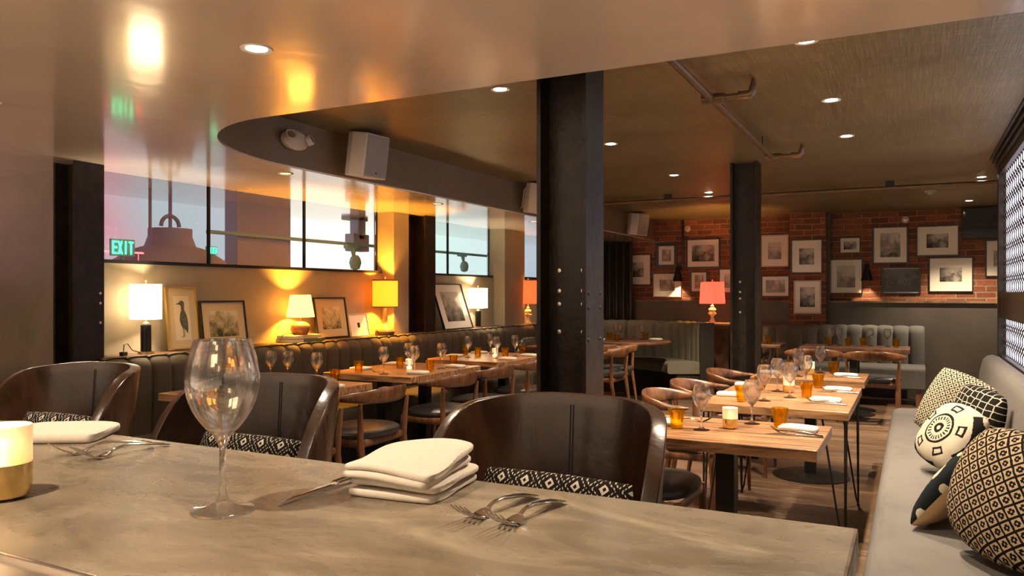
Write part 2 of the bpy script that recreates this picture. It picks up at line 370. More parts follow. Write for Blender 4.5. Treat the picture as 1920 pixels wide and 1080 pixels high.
for i,(y0,y1) in enumerate(WY):
    w = struct('window_%d'%(i+1), B(XW-.07,XW+.015,y0,y1,1.555,1.578), m_black)
    bm = NB(); n = (3,2,2)[i]
    cuts = {0:[4.11,5.13],1:[7.45],2:[9.8]}[i]
    for c in cuts: box(bm, XW-.062,XW-.038,c-.008,c+.008,1.578,ZS)
    box(bm, XW-.06,XW-.04,y0,y0+.012,1.578,ZS); box(bm, XW-.06,XW-.04,y1-.012,y1,1.578,ZS)
    obj('mullion', bm, m_black, w)
    ys = [y0+.012]+cuts+[y1-.012]
    for a,b in zip(ys,ys[1:]): obj('pane', B(XW-.054,XW-.048,a+.008,b-.008,1.578,ZS), m_pane, w)
# lit screen beyond the windows
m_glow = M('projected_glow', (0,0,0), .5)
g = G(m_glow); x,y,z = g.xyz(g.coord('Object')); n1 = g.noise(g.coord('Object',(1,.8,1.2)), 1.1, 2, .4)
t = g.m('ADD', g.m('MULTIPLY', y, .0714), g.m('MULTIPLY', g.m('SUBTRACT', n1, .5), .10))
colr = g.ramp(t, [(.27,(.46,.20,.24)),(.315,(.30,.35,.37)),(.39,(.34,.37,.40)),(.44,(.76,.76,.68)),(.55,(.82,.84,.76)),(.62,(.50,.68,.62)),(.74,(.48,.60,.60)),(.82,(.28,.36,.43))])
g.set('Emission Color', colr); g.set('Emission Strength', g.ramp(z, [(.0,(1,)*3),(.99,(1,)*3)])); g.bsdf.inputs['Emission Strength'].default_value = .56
for l in list(g.nt.links):
    if l.to_socket == g.bsdf.inputs['Emission Strength']: g.nt.links.remove(l)
scr = struct('window_screen', B(-5.75,-5.72,2.6,13.2,1.45,2.8), m_glow)
struct('wall_window_sill', B(-5.75,XW-.1,3.2,13.2,1.45,1.565), M('outer_sill',(.35,.35,.36),.6))
# ledge behind banquette
LZ = .965
struct('trim_4', B(XW,-4.35,3.08,11.4,LZ-.03,LZ), m_darkwood)
# right side: lattice wall
struct('wall_right', B(.62,.74,-1,7.33,0,.86), m_dark)
struct('wall_right', B(2.5,2.6,-1,11.6,0,ZC), m_dark)

# bar front below the counter
struct('wall_bar_front', B(-3.9,-.12,.45,.80,0,1.0), m_dark)

# ------------------------------------------------------------ recessed downlights
lamp_n = 0
def downlight(x, y, z, power, label, on=True, ang=106, blend=.6):
    t = E('recessed_downlight', label, 'ceiling light', (x,y,z), 0, None)
    obj('trim_ring', lathe(NB(), [(.034,-.001),(.05,-.004),(.052,0),(.034,.0)], 28), m_whiteplastic if on else m_brass, t, True)
    obj('lens', lathe(NB(), [(0,-.0015),(.034,-.0015),(.034,.0)], 24), m_lens if on else m_lensdim, t)
    if power:
        l = bpy.data.lights.new('downlight_beam','SPOT'); l.energy = power; l.color = (1,.80,.56); l.spot_size = R(ang); l.spot_blend = blend; l.shadow_soft_size = .022
        lo = bpy.data.objects.new('beam', l); COL.objects.link(lo); lo.parent = t; lo.location = (0,0,-.02)
    return t
P1 = 68
for i,(y,s) in enumerate([(3.67,'beside the top of the near steel column, left of it'),(5.38,'first to the right of the near steel column'),(7.07,'second to the right of the near steel column'),(8.45,'nearest the brick wall between the two steel columns')]):
    downlight(-1.96, y, ZC, P1*(.9,.9,1.2,3.6)[i], 'small round recessed ceiling light, '+s)
for i,(y,s) in enumerate([(3.57,'touching the edge of the lower ceiling at upper right'),(4.73,'right of the near sprinkler pipe elbow'),(5.86,'right of the far sprinkler pipe elbow')]):
    downlight(-.41, y, ZC, P1*1.5, 'small round recessed ceiling light, '+s)
downlight(.57, 8.5, ZC, P1*3.2, 'small round recessed ceiling light just left of the lattice screen')
downlight(.585, 10.6, ZC, P1*1.8, 'small round recessed ceiling light above the black television')
downlight(-1.885, 1.86, ZS, 42, 'largest recessed ceiling light in the glossy cream ceiling, glowing white')
for x,l in ((-.385,'above the right end of the bar'),(-3.385,'left of the largest one')): downlight(x, 1.86, ZS, 42, 'added recessed light in the cream ceiling outside the view, '+l)  # lights added outside the view to brighten bar and cream ceiling
for x,l in ((-1.1,'right one'),(-2.6,'left one')): downlight(x, .3, ZS, 34, 'added recessed light outside the view above the working side of the bar, '+l)  # further unseen lights added to light the counter
downlight(-3.675, 3.88, ZS, 16, 'brass ringed spot in the cream ceiling above the second window pane', on=None)
downlight(-3.73, 5.81, ZS, 16, 'brass ringed spot in the cream ceiling above the second bay window', on=None)
for yy,l in ((7.7,'third of the window row'),(9.7,'above the round booth table')): downlight(-3.70, yy, ZS, 15, 'added brass ringed spot hidden in the cream ceiling, '+l, on=None)  # spots added out of sight behind the column to light the booth

# ------------------------------------------------------------ steel columns (flange, web, flange)
def column(x, y, h, label, w=.2, holes=(), riv=()):
    t = E('steel_column', label, 'steel column', (x,y,0))
    for s in (-1,1): obj('flange', B(s*w/2-.009, s*w/2+.009, -w/2, w/2, 0, h, .002), m_steel, t)
    obj('web', B(-w/2, w/2, -.012, .0, 0, h), m_steel, t)
    obj('base_plate', B(-w*.6, w*.6, -w*.6, w*.6, 0, .02), m_black, t)
    for (hx,hz,lit) in holes:
        obj('rivet', lathe(NB(), [(0,-.006),(.009,-.004),(.011,0)], 14), m_rivet if lit else m_black, t, True, loc=(hx,-.012,hz), rot=(R(-90),0,0))
    for (hy,hz) in riv:
        obj('rivet', lathe(NB(), [(0,.005),(.007,.003),(.009,0)], 12), m_rivet if abs(h-ZS)<.01 else m_black, t, True, loc=(w/2+.009,hy,hz), rot=(0,R(90),0))
    return t
hz = [1.455,1.37,1.315,1.20]
column(-1.27, 3.0, ZC, 'tall black riveted steel column in the middle foreground, largest of the columns', .2, [(-.045,z,1) for z in hz]+[(.062,z,1) for z in hz], [(dy,z) for z in (1.36,1.30,1.17) for dy in (-.07,.06)])
column(-1.25, 6.72, ZC, 'black steel column in the middle distance behind the right-hand tables', .2, [(-.045,z,1) for z in hz]+[(.055,z,0) for z in hz])
column(-4.53, 3.02, ZS, 'black steel column at far left beside the first window', .19, [(.05,z,1) for z in ()], [(.07,z) for z in (1.36,1.30,1.18)])
column(-4.49, 6.70, ZS, 'black steel column between the window bays beside the amber drum lamp', .19)

# ------------------------------------------------------------ bar counter
ct = E('bar_counter', 'long grey-brown polished bar counter filling the foreground', 'bar counter', (0,0,0))
obj('counter_top', B(-3.9,-.062,.22,1.087,1.015,1.06,.004), m_counter, ct)
dt = E('drip_tray', 'perforated stainless steel tray set on the bar at the bottom left corner', 'drip tray', (-.95,.40,1.06))
bm = NB(); box(bm,-.7,.7,-.115,.115,0,.004); obj('plate', bm, m_stain, dt)
bm = NB()
for s in (-1,1): box(bm,-.7,.7,s*.115-.004,s*.115+.004,0,.009,.002)
obj('rim', bm, m_stain, dt)
bm = NB()
for i in range(40):
    for j in range(5): cyl(bm, -.66+i*.034, -.08+j*.036, .004, .0046, .0055, 10)
obj('hole', bm, m_matte, dt); dt.children[-1]['kind'] = 'stuff'

# ------------------------------------------------------------ banquettes
def chan(w, dep): return lambda s: dep*(abs(math.sin(PI*s/w))**.34)
def back_prof(z0, z1, th, r=.055):
    p = [(0,z0,1,0),(0,(z0+z1)/2,1,0),(0,z1-r*1.6,1,0)]
    for i in range(1,6):
        a = R(90*i/5); p.append((-r*1.3+r*1.3*math.cos(a), z1-r*1.6+r*1.6*math.sin(a), math.cos(a), .45*math.sin(a)))
    p += [(-th+.02,z1,0,.35),(-th,z1-.02,0,0),(-th,z0,0,0)]
    return p
def line(x0,y0,x1,y1,nx,ny,step,s0=0):
    L = math.hypot(x1-x0,y1-y0); n = max(2,int(L/step)); return [(x0+(x1-x0)*i/n, y0+(y1-y0)*i/n, nx, ny, s0+L*i/n) for i in range(n+1)]
def seat_prof(z0, z1, dep, r=.045):
    p = [(0,z1,0,0),(dep*.5,z1+.008,0,0)]
    for i in range(0,6):
        a = R(90-90*i/5); p.append((dep-r+r*math.cos(a), z1-r+r*math.sin(a),0,0))
    p += [(dep,z0+.02,0,0),(dep-.02,z0,0,0),(0,z0,0,0)]
    return p
bl = E('channel_banquette', 'long olive brown channel-tufted banquette running under the windows', 'banquette', (-4.2,6,0))
def kid(o, p):                      # parent keeping world placement
    o.parent = p; o.matrix_parent_inverse = Matrix.Translation(-Vector(p.location)) ; return o
pth = line(-4.30,3.05,-4.30,8.95,1,0,.015)
o = obj('backrest', sweep(NB(), pth, back_prof(.44,.955,.045), bulge=chan(.15,.030)), m_olive, None, True); kid(o, bl)
o = obj('seat', sweep(NB(), line(-4.30,3.05,-4.30,8.95,1,0,.6), seat_prof(.30,.475,.50)), m_olive, None, True); kid(o, bl)
o = obj('base', B(-4.33,-3.92,3.07,8.93,0,.30), m_backdark, None); kid(o, bl)
o = obj('end_panel', B(-4.345,-3.82,3.03,3.05,.02,.46,.004), m_olive, None); kid(o, bl)

bo = E('curved_banquette', 'curved grey-green channel-tufted booth around the round table', 'banquette', (-3.44,9.4,0))
def arcp(cx,cy,r,a0,a1,n): 
    out=[]
    for i in range(n+1):
        a=R(a0+(a1-a0)*i/n); out.append((cx+r*math.sin(a), cy+r*math.cos(a), -math.sin(a), -math.cos(a), r*abs(R(a-0)) if 0 else r*R((a1-a0)*i/n)))
    return out
o = obj('backrest', sweep(NB(), arcp(-3.44,9.4,1.2,-62,62,160), back_prof(.44,.965,.10), bulge=chan(.14,.045)), m_green, None, True); kid(o, bo)
o = obj('seat', sweep(NB(), arcp(-3.44,9.4,1.2,-62,62,60), seat_prof(.33,.475,.46)), m_green, None, True); kid(o, bo)
o = obj('base', sweep(NB(), arcp(-3.44,9.4,1.2,-61,61,40), [(-.06,0,0,0),(.34,0,0,0),(.34,.33,0,0),(-.06,.33,0,0)]), m_backdark, None); kid(o, bo)
a = R(62); 
o = obj('end_panel', prism(NB(), [(-3.44+r_*math.sin(R(62+d)), 9.4+r_*math.cos(R(62+d))) for r_,d in ((1.33,0),(1.15,0),(1.15,1.3),(1.33,1.3))], .02, .98), m_backdark, None); kid(o, bo)

bf = E('back_banquette', 'grey channel-tufted banquette against the far dark wall, brighter at its right end', 'banquette', (-.9,11.1,0))
o = obj('backrest', sweep(NB(), line(.13,11.02,-2.0,11.02,0,-1,.0178), back_prof(.44,.93,.14), bulge=chan(.178,.05)), m_greyfab, None, True); kid(o, bf)
o = obj('seat', sweep(NB(), line(.13,11.02,-2.0,11.02,0,-1,.6), seat_prof(.20,.47,.56)), m_greyfab, None, True); kid(o, bf)
for x in (.06,-.95,-1.9): 
    o = obj('leg', B(x-.03,x+.03,10.52,10.58,0,.2), m_chairwood, None); kid(o, bf)

br = E('smooth_banquette', 'smooth taupe grey upholstered banquette along the right-hand lattice wall', 'banquette', (.2,4,0))
bm = NB(); pr = [(0,.30,0,0),(0,.41,0,0)]
def rprof(pts): return [(a,b,0,0) for a,b in pts]
seat = [(0,.13),(0,.40)] + [(.05-.05*math.cos(R(t)), .405+.055*math.sin(R(t))) for t in (15,35,60,90)] + [(.3,.465),(.58,.45),(.58,.13)]
def stuffed(path_y0, path_y1, pts, x0, bmx, endr):
    rings = []; ys = [path_y0, path_y0+.01]+[path_y0+.01+(path_y1-.06-path_y0-.01)*i/20 for i in range(1,20)]+[path_y1-.06, path_y1-.03, path_y1-.01, path_y1]
    cx = sum(p[0] for p in pts)/len(pts); cz = sum(p[1] for p in pts)/len(pts)
    for y in ys:
        d = max(0, (y-(path_y1-.06))/.06); k = 1-endr*(1-math.sqrt(max(0,1-d*d)))
        rings.append([bmx.verts.new((x0+cx+(p[0]-cx)*k, y, cz+(p[1]-cz)*k)) for p in pts])
    for a_,b_ in zip(rings, rings[1:]):
        for k in range(len(pts)): bmx.faces.new((a_[k], a_[(k+1)%len(pts)], b_[(k+1)%len(pts)], b_[k]))
    bmx.faces.new(rings[0]); bmx.faces.new(rings[-1][::-1]); return bmx
o = obj('seat', stuffed(1.4, 6.87, seat, -.15, NB(), .12), m_taupe, None, True); kid(o, br)
back = [(0,.46),(.015,.60),(.03,.76),(.045,.83)]+[(.115-.07*math.cos(R(t)), .83+.065*math.sin(R(t))) for t in (30,60,90,130,170)]+[(.19,.46)]
o = obj('backrest', stuffed(1.4, 6.98, back, .42, NB(), .25), m_taupe, None, True); kid(o, br)
o = obj('base', B(-.10,.60,1.42,6.8,0,.13), m_backdark, None); kid(o, br)
o = obj('plinth', B(-.16,.1,6.9,7.1,.30,.36,.004), wood('pale_wood',(.18,.13,.09),(.35,.27,.2),(6,2,2)), None); kid(o, br)

# ------------------------------------------------------------ lattice screen on the right
ls = E('lattice_screen', 'dark openwork lattice screen glowing from behind above the grey banquette', 'lattice screen', (.62,5,0))
m_lat = M('bronze_lattice', (.045,.035,.030), .35, .5); m_latf = M('dark_bronze_frame', (.045,.032,.02), .38, .3)
def lattice(y0, y1, z0, z1, pitch, rows):
    bm = NB(); ny = int((y1-y0)/pitch); py = (y1-y0)/ny; z = z0; k = 0
    zs = []
    while z < z1-.01:
        h = rows[k % len(rows)]; h2 = min(h[0], z1-z); zs.append((z, h2, h[1], h[2])); z += h[0]; k += 1
    for (zz, h, fy, fz) in zs:
        cz = zz+h/2
        for i in range(ny):
            cy = y0+(i+.5)*py; o8 = []; i8 = []
            for q in range(12):
                a = 2*PI*q/12; ca, sa = math.cos(a), math.sin(a); mx = max(abs(ca), abs(sa))
                o8.append(bm.verts.new((0, cy+ca/mx*py/2, cz+sa/mx*h/2)))
                i8.append(bm.verts.new((0, cy+ca*py/2*fy, cz+sa*h/2*fz)))
            for q in range(12): bm.faces.new((o8[q], o8[(q+1)%12], i8[(q+1)%12], i8[q]))
    bmesh.ops.remove_doubles(bm, verts=bm.verts, dist=.0004)
    return bm
for (z0,z1) in ((.875,1.17),(1.37,2.30)):
    o = obj('lattice_panel', lattice(3.3,7.22,z0,z1,.112,[(.080,.62,.86),(.042,.34,.62)]), m_lat, None, True); o.location = (.64,0,0); solid(o, .0015, 0); kid(o, ls)
bm = NB(); box(bm,.60,.70,7.22,7.33,.86,ZC); box(bm,.60,.70,3.0,3.3,.86,ZC)
for z0,z1 in ((.85,.878),(1.17,1.37),(2.30,2.36)): box(bm,.605,.69,3.0,7.3,z0,z1,.003)
o = obj('frame', bm, m_latf, None); kid(o, ls)
bm = NB(); box(bm,.585,.7,3.0,7.35,2.36,2.385); box(bm,.57,.7,3.0,7.37,2.40,2.42); box(bm,.55,.7,3.0,7.39,2.435,ZC-.001)
o = obj('cornice', bm, m_latf, None); kid(o, ls)
struct('wall_right_backlight', B(.6505,.66,3.3,7.22,.88,2.34), emit('backlit_glass', (.90,.85,1.0), 1.3))

# ------------------------------------------------------------ elbow dining chair (front = +Y)
def make_chair(label, cat='dining chair'):
    t = E('elbow_chair', label, cat)
    # seat cushion, rounded with flat front
    bm = NB(); rings = []
    for (k, z) in ((.0,.445),(.88,.445),(.97,.452),(1,.468),(.985,.485),(.9,.496),(.55,.505),(0,.508)):
        if k == 0: rings.append([bm.verts.new((0,0,z))]); continue
        rings.append([bm.verts.new((.255*k*math.copysign(abs(math.cos(a))**.75,math.cos(a)), .225*k*math.copysign(abs(math.sin(a))**(.75 if math.sin(a)>0 else .95),math.sin(a)), z)) for a in [2*PI*i/28 for i in range(28)]])
    for a,b in zip(rings, rings[1:]):
        for k in range(28):
            if len(a)==1: bm.faces.new((a[0],b[(k+1)%28],b[k]))
            elif len(b)==1: bm.faces.new((a[k],a[(k+1)%28],b[0]))
            else: bm.faces.new((a[k],a[(k+1)%28],b[(k+1)%28],b[k]))
    obj('seat', bm, m_seatlea, t, True)
    # apron rails
    bm = NB()
    for i in range(4):
        c = [(-.215,.19),(.215,.19),(.225,-.165),(-.225,-.165)]; p, q = c[i], c[(i+1)%4]
        mx, my = (p[0]+q[0])/2, (p[1]+q[1])/2
        if i in (0,2): tube(bm, [(p[0],p[1],.42),(mx,my+(.012 if i==0 else -.02),.425),(q[0],q[1],.42)], (.011,.026), 8)
        else: tube(bm, [(p[0],p[1],.42),(mx*1.06,my,.422),(q[0],q[1],.42)], (.011,.026), 8)
    obj('seat_frame', bm, m_chairwood, t, True)
    for s in (-1,1):
        obj('leg', tube(NB(), [(s*.225,.205,0),(s*.22,.20,.22),(s*.215,.19,.40),(s*.215,.188,.445)], [.011,.017,.021,.018], 12), m_chairwood, t, True)
        obj('leg', tube(NB(), [(s*.235,-.235,0),(s*.23,-.20,.22),(s*.228,-.17,.42),(s*.24,-.175,.56),(s*.25,-.185,.675)], [.011,.018,.022,.018,.012], 12), m_chairwood, t, True)
    # horseshoe back rail
    bm = NB(); rings = []; N = 36
    for i in range(N+1):
        a = -PI/2 + (i/N-.5)*R(222); ca, sa = math.cos(a), math.sin(a)
        x = .285*ca; y = -.02 + .245*sa
        k = max(0, math.cos(min(PI/2, abs(i/N-.5)*2*PI*.62)))      # 1 at the middle of the back
        h = .016 + .036*k; w = .021 - .011*k
        e = min(1, min(i, N-i)/2.5+.35); h *= e; w *= e
        z = .695 + .022*k + .006*(1-k)
        out = Vector((ca*.9, sa, 0)).normalized(); upv = Vector((out.x*.22*k, out.y*.22*k, 1)).normalized()
        ring = []
        for q in range(12):
            b = 2*PI*q/12; ring.append(bm.verts.new(Vector((x,y,z)) + out*math.cos(b)*w + upv*math.sin(b)*h))
        rings.append(ring)
    for a,b in zip(rings, rings[1:]):
        for k in range(12): bm.faces.new((a[k],a[(k+1)%12],b[(k+1)%12],b[k]))
    bm.faces.new(rings[0]); bm.faces.new(rings[-1][::-1])
    obj('back_rail', bm, m_chairwood, t, True)
    return t
chair0 = make_chair('x'); _used = [False]
def chair(x, y, rz, label, group=None):
    c = copy_tree(chair0) if _used[0] else chair0; _used[0] = True
    c.location = (x,y,0); c.rotation_euler = (0,0,R(rz)); tag(c, label, None, group or 'wooden elbow chairs with black seats'); return c
# along the left tables (face the banquette)
chair(-3.22,3.42,90,'elbow chair at the first banquette table, partly hidden by the second bar stool')
chair(-3.22,4.10,90,'elbow chair at the first banquette table with its whole black seat in view')
chair(-3.22,5.05,90,'elbow chair at the second banquette table, its near seat')
chair(-3.22,5.68,90,'elbow chair at the second banquette table, farther seat')
chair(-3.22,6.45,90,'elbow chair at the third banquette table, at the left edge of the near steel column')
chair(-3.05,8.15,90,'elbow chair just right of the near steel column, cut off by it')
chair(-3.16,8.80,99,'elbow chair in front of the round booth table')
# along the right tables (face the right wall)
chair(-1.10,3.56,-90,'elbow chair under the nearest right-hand table, its back hidden by the third bar stool')
chair(-1.21,4.69,-90,'elbow chair at the hairpin-leg table, nearer one, curved arm behind the amber glass')
chair(-1.21,5.31,-90,'elbow chair at the hairpin-leg table, farther one')
chair(-1.17,6.18,-90,'elbow chair at the third right-hand table beside the far steel column')
# far table, seen from behind
chair(-.97,9.12,4,'elbow chair seen from behind at the far long table, left one')
chair(-.36,8.98,-3,'elbow chair seen from behind at the far long table, right one')

# ------------------------------------------------------------ tables
def table(x0,x1,y0,y1,label,base='pedestal',mat=None,group=None,th=.045,corner=0):
    cx, cy = (x0+x1)/2, (y0+y1)/2; w, d = (x1-x0)/2, (y1-y0)/2
    t = E('dining_table', label, 'table', (cx,cy,0), 0, group)
    bm = NB()
    if corner:
        c = corner; prism(bm, [(-w+c,-d),(w-c,-d),(w,-d+c),(w,d-c),(w-c,d),(-w+c,d),(-w,d-c),(-w,-d+c)], .75-th, .75)
    else: box(bm,-w,w,-d,d,.75-th,.75)
    o = bevel(obj('tabletop', bm, mat or m_table, t), .003)
    def ped(px,py,rb=.27):
        obj('post', B(px-.04,px+.04,py-.04,py+.04,.02,.75-th), m_black, t)
        obj('base', lathe(NB(), [(0,0),(rb,0),(rb,.008),(rb-.03,.016),(.05,.03),(0,.03)], 40, (px,py,0)), m_black, t, True)
        obj('mounting_plate', B(px-.16,px+.16,py-.10,py+.10,.75-th-.008,.75-th), m_black, t)
    if base == 'pedestal': ped(0,0)
    if base == 'double': ped(0,-d*.55,.22); ped(0,d*.55,.22)
    if base == 'hairpin':
        for sx in (-1,1):
            for sy in (-1,1):
                bm = NB(); fx, fy = sx*(w-.02), sy*(d-.03)
                zt = .75-th
                for (ax,ay) in ((0,0),(-sx*.11,0),(0,-sy*.12)):
                    tube(bm, [(fx+ax,fy+ay,zt),(fx+ax*.12,fy+ay*.12,.05),(fx,fy,.008)], .0055, 8)
                box(bm, min(fx,fx-sx*.13), max(fx,fx-sx*.13), min(fy,fy-sy*.14), max(fy,fy-sy*.14), zt-.006, zt)
                cyl(bm, fx, fy, 0, .012, .009, 10)
                obj('hairpin_leg', bm, m_black, t)
    return t
table(-1.15,-.33,3.22,3.84,'nearest right-hand wooden table, two places, in bright light','pedestal')
table(-1.06,-.292,4.33,5.48,'square wooden table on black hairpin legs in the right-hand row','hairpin')
table(-1.06,-.295,5.86,6.50,'small wooden table third in the right-hand row','pedestal')
table(-4.10,-3.27,3.24,4.28,'left wooden table nearest the bar stools, beside the banquette','double')
table(-4.05,-3.235,4.68,5.71,'second wooden table along the window banquette, lit amber','double')
table(-4.05,-3.21,6.06,7.10,'third wooden table along the window banquette with clipped corners','double',corner=.07)
table(-4.0,-3.13,8.0,8.80,'small dark table between near steel column and round booth table','pedestal',m_darkwood)
table(-1.16,-.03,9.42,10.06,'long dark wooden table in front of the far grey banquette','double',m_darkwood)
table(-5.5,-4.70,2.1,2.78,'wooden table at the left edge of the picture behind the first bar stool','pedestal')
rt = E('round_table', 'round dark wooden table inside the curved green booth', 'table', (-3.3,9.7,0))
obj('tabletop', lathe(NB(), [(0,.712),(.54,.712),(.552,.722),(.552,.742),(.545,.75),(0,.75)], 56), m_darkwood, rt, True)
obj('post', cyl(NB(),0,0,.02,.712,.045), m_black, rt, True); obj('base', lathe(NB(), [(0,0),(.30,0),(.30,.01),(.06,.035),(0,.035)], 40), m_black, rt, True)
it = E('iron_base_table', 'small dark table on an ornate scrolled iron base behind the far steel column', 'table', (-1.68,9.9,0))
bevel(obj('tabletop', B(-.29,.29,-.3,.3,.715,.75), m_darkwood, it))
bm = NB(); m_iron = M('pale_cast_iron', (.22,.17,.12), .5, .5)
for k in range(4):
    a = k*PI/2+PI/4; c_, s_ = math.cos(a), math.sin(a); pts = []
    for q in range(15):
        u = q/14; rr = .06+.17*abs(math.cos(u*PI))**1.2; pts.append((c_*rr, s_*rr, .02+u*.69))
    tube(bm, pts, .013, 8)
    tube(bm, [(c_*(.12+.05*math.cos(q/10*2*PI)), s_*(.12+.05*math.cos(q/10*2*PI)), .55+.05*math.sin(q/10*2*PI)) for q in range(11)], .008, 6)
cyl(bm,0,0,.25,.71,.02); obj('scrolled_base', bm, m_iron, it, True)

# ------------------------------------------------------------ bar stools (patron faces the bar, -Y)
def make_stool(label):
    t = E('bar_stool', label, 'bar stool')
    bm = NB(); NT, NZ = 40, 12; TH = R(104); grid = []
    def top_z(u):                        # u = |theta|/TH
        if u < .55: return 1.128-.016*(u/.55)**2
        v = (u-.55)/.45; return 1.112-.05*v-.26*v**2.4
    for i in range(NT+1):
        th = -TH+2*TH*i/NT; u = abs(th)/TH; zt = top_z(u); row = []
        for j in range(NZ+1):
            f = j/NZ; z = .70+(zt-.70)*f
            fl = .93+.10*f
            x = .246*math.copysign(abs(math.sin(th))**.76,math.sin(th))*fl; y = (.235*math.cos(th))*fl + .04*f*max(0,math.cos(th))
            row.append(bm.verts.new((x, y, z)))
        grid.append(row)
    for i in range(NT):
        for j in range(NZ): bm.faces.new((grid[i][j], grid[i+1][j], grid[i+1][j+1], grid[i][j+1]))
    o = obj('shell_back', bm, m_leather, t, True); solid(o, .032, 0); bevel(o, .012, 3); 
    bm = NB()
    for s in (-1,1):
        tube(bm, [(s*.0035, .2*1 + .002 + .0195*(z-.80)/.3 - .004, z) for z in [.80+.31*k/8 for k in range(9)]], .0018, 6)
    so = obj('seam', bm, m_matte, t, True); so.location = (0, .0, 0)
    bm = NB(); lathe(bm, [(0,.66),(.22,.66),(.25,.68),(.255,.72),(.24,.75),(.15,.762),(0,.765)], 36); 
    for v in bm.verts: v.co.y *= .92; v.co.y -= .01
    obj('seat', bm, m_leather, t, True)
    for sx in (-1,1):
        for sy in (-1,1): obj('leg', tube(NB(), [(sx*.21,sy*.19,0),(sx*.15,sy*.13,.67)], [.012,.017], 10), m_chairwood, t, True)
    obj('foot_ring', tube(NB(), [(.20*math.cos(2*PI*k/32),.185*math.sin(2*PI*k/32),.25) for k in range(33)], .008, 8), m_black, t, True)
    return t
st0 = make_stool('x')
STOOLS = [(-.688,1.40,'brown leather bar stool nearest the camera, centre of the picture'),(-1.575,1.44,'brown leather bar stool behind the large wine glass'),(-2.385,1.44,'brown leather bar stool at the left behind the folded napkin')]
def pillow_mesh(w, h, d, n=20, rnd=.35, pinch=.05):
    bm = NB(); F = {}
    for side in (1,-1):
        for i in range(n+1):
            for j in range(n+1):
                u, v = math.sin((2*i/n-1)*PI/2), math.sin((2*j/n-1)*PI/2)
                if side == -1 and (i in (0,n) or j in (0,n)): F[(side,i,j)] = F[(1,i,j)]; continue
                t = (max(0,1-u**2)*max(0,1-v**2))**.36
                x = u*math.sqrt(1-rnd*v*v*.5)*(1-pinch*(1-v*v)*u*u); z = v*math.sqrt(1-rnd*u*u*.5)*(1-pinch*(1-u*u)*v*v)
                wr = .004*math.sin(9*u+5*v)*math.sin(7*v-3*u)*t
                F[(side,i,j)] = bm.verts.new((x*w/2, side*d/2*t+wr, z*h/2))
    for side in (1,-1):
        for i in range(n):
            for j in range(n): bm.faces.new((F[(side,i,j)],F[(side,i+1,j)],F[(side,i+1,j+1)],F[(side,i,j+1)]))
    return bm
def pillow(label, x,y,z, rot, w,h,d, mat, backmat=None, group=None, rnd=.35):
    bm = pillow_mesh(w,h,d,rnd=rnd); o = obj('throw_pillow', bm, mat, None, True)
    if backmat:
        o.data.materials.append(backmat)
        for p in o.data.polygons:
            if p.center.y > 0: p.material_index = 1
    o.location = (x,y,z); o.rotation_euler = tuple(R(a) for a in rot)
    tag(o, label, 'pillow', group); return o
for i,(x,y,l) in enumerate(STOOLS):
    s_ = st0 if i == 0 else copy_tree(st0); s_.location = (x,y,0); s_.rotation_euler = (0,0,R((-2,3,4)[i])); tag(s_, l, None, 'brown leather bar stools')
    pillow(('black and cream patterned lumbar pillow on the nearest bar stool','black and cream patterned lumbar pillow on the stool behind the wine glass','black and cream patterned lumbar pillow on the leftmost bar stool')[i], x+(.02,.0,0)[i], y+.075, .875, (-14,0,(-2,3,4)[i]), .37,.23,.09, m_p1s, None, 'lumbar pillows on the bar stools')

# ------------------------------------------------------------ throw pillows on the right banquette
pillow('large black and cream lattice-print pillow, nearest the camera on the grey banquette', .295,3.02,.69, (-16,8,-52), .46,.46,.24, m_p1, rnd=.8)
pillow('pillow with dark ikat ovals in front and plain tan back, second from the camera', .165,3.46,.635, (-38,0,-108), .40,.40,.15, m_p5, m_tan, rnd=.15)
pillow('cream pillow with black ikat medallion leaning on the pile', .165,4.42,.655, (-34,10,-60), .36,.36,.16, m_p4, m_tan, rnd=.7)
pillow('pillow with small black diamonds at the back of the pile', .21,5.12,.71, (-18,20,-30), .36,.42,.16, m_p2, rnd=.5)
pillow('black pillow with thin cream cube outlines against the banquette back', .295,4.80,.675, (-14,6,-64), .40,.40,.15, m_p3, rnd=.5)
pillow('small dark patterned pillow on the window banquette beside the near steel column', -4.12,8.35,.66, (-14,0,-88), .38,.38,.12, m_p1s)
pillow('dark patterned pillow in the gap left of the far steel column', -1.98,10.84,.67, (-8,0,-5), .30,.36,.10, m_p1s)

# ------------------------------------------------------------ glassware
def wine_glass_bm(h=.235, rb=.0495, rf=.042, n=40):
    b0 = h*.42
    outp = [(0,.0),(rf,.0),(rf,.0025),(rf*.55,.006),(.009,.013),(.0052,.025),(.0042,h*.2),(.0045,b0-.012),(.008,b0-.003)]
    for k in range(1,15):
        t = k/14; r = rb*math.sin(min(1,t*1.55)*PI/2)**.78 if t < .645 else rb*(1-.24*((t-.645)/.355)**1.7); outp.append((max(r,.008), b0+(h-b0)*t**1.15))
    th = .0011; inn = [(max(0,r-th), z) for r,z in outp[-14:]][::-1]
    inn = [(outp[-1][0]-.0004, h+.0006)] + inn
    inn = [(r,z) for r,z in inn if z > b0+.004]+[(0,b0+.004)]
    return lathe(NB(), outp+inn, n)
WG = wine_glass_bm(); _m = obj('wine_glass', WG, m_glass, None, True); _m.location = (-.846,.772,1.0608)
tag(_m, 'large empty wine glass standing on the bar counter in the foreground', 'wine glass', 'wine glasses')
small = obj('wine_glass', wine_glass_bm(.205,.041,.036,24), m_glass, None, True)
def put(src, used, lst, z, cat, group, pre):
    for (x,y,l) in lst:
        o = src if not used[0] else copy_tree(src); used[0] = True
        o.location = (x,y,z); o.rotation_euler[2] = random.uniform(0,6); tag(o, pre+l, cat, group)
_ug = [False]
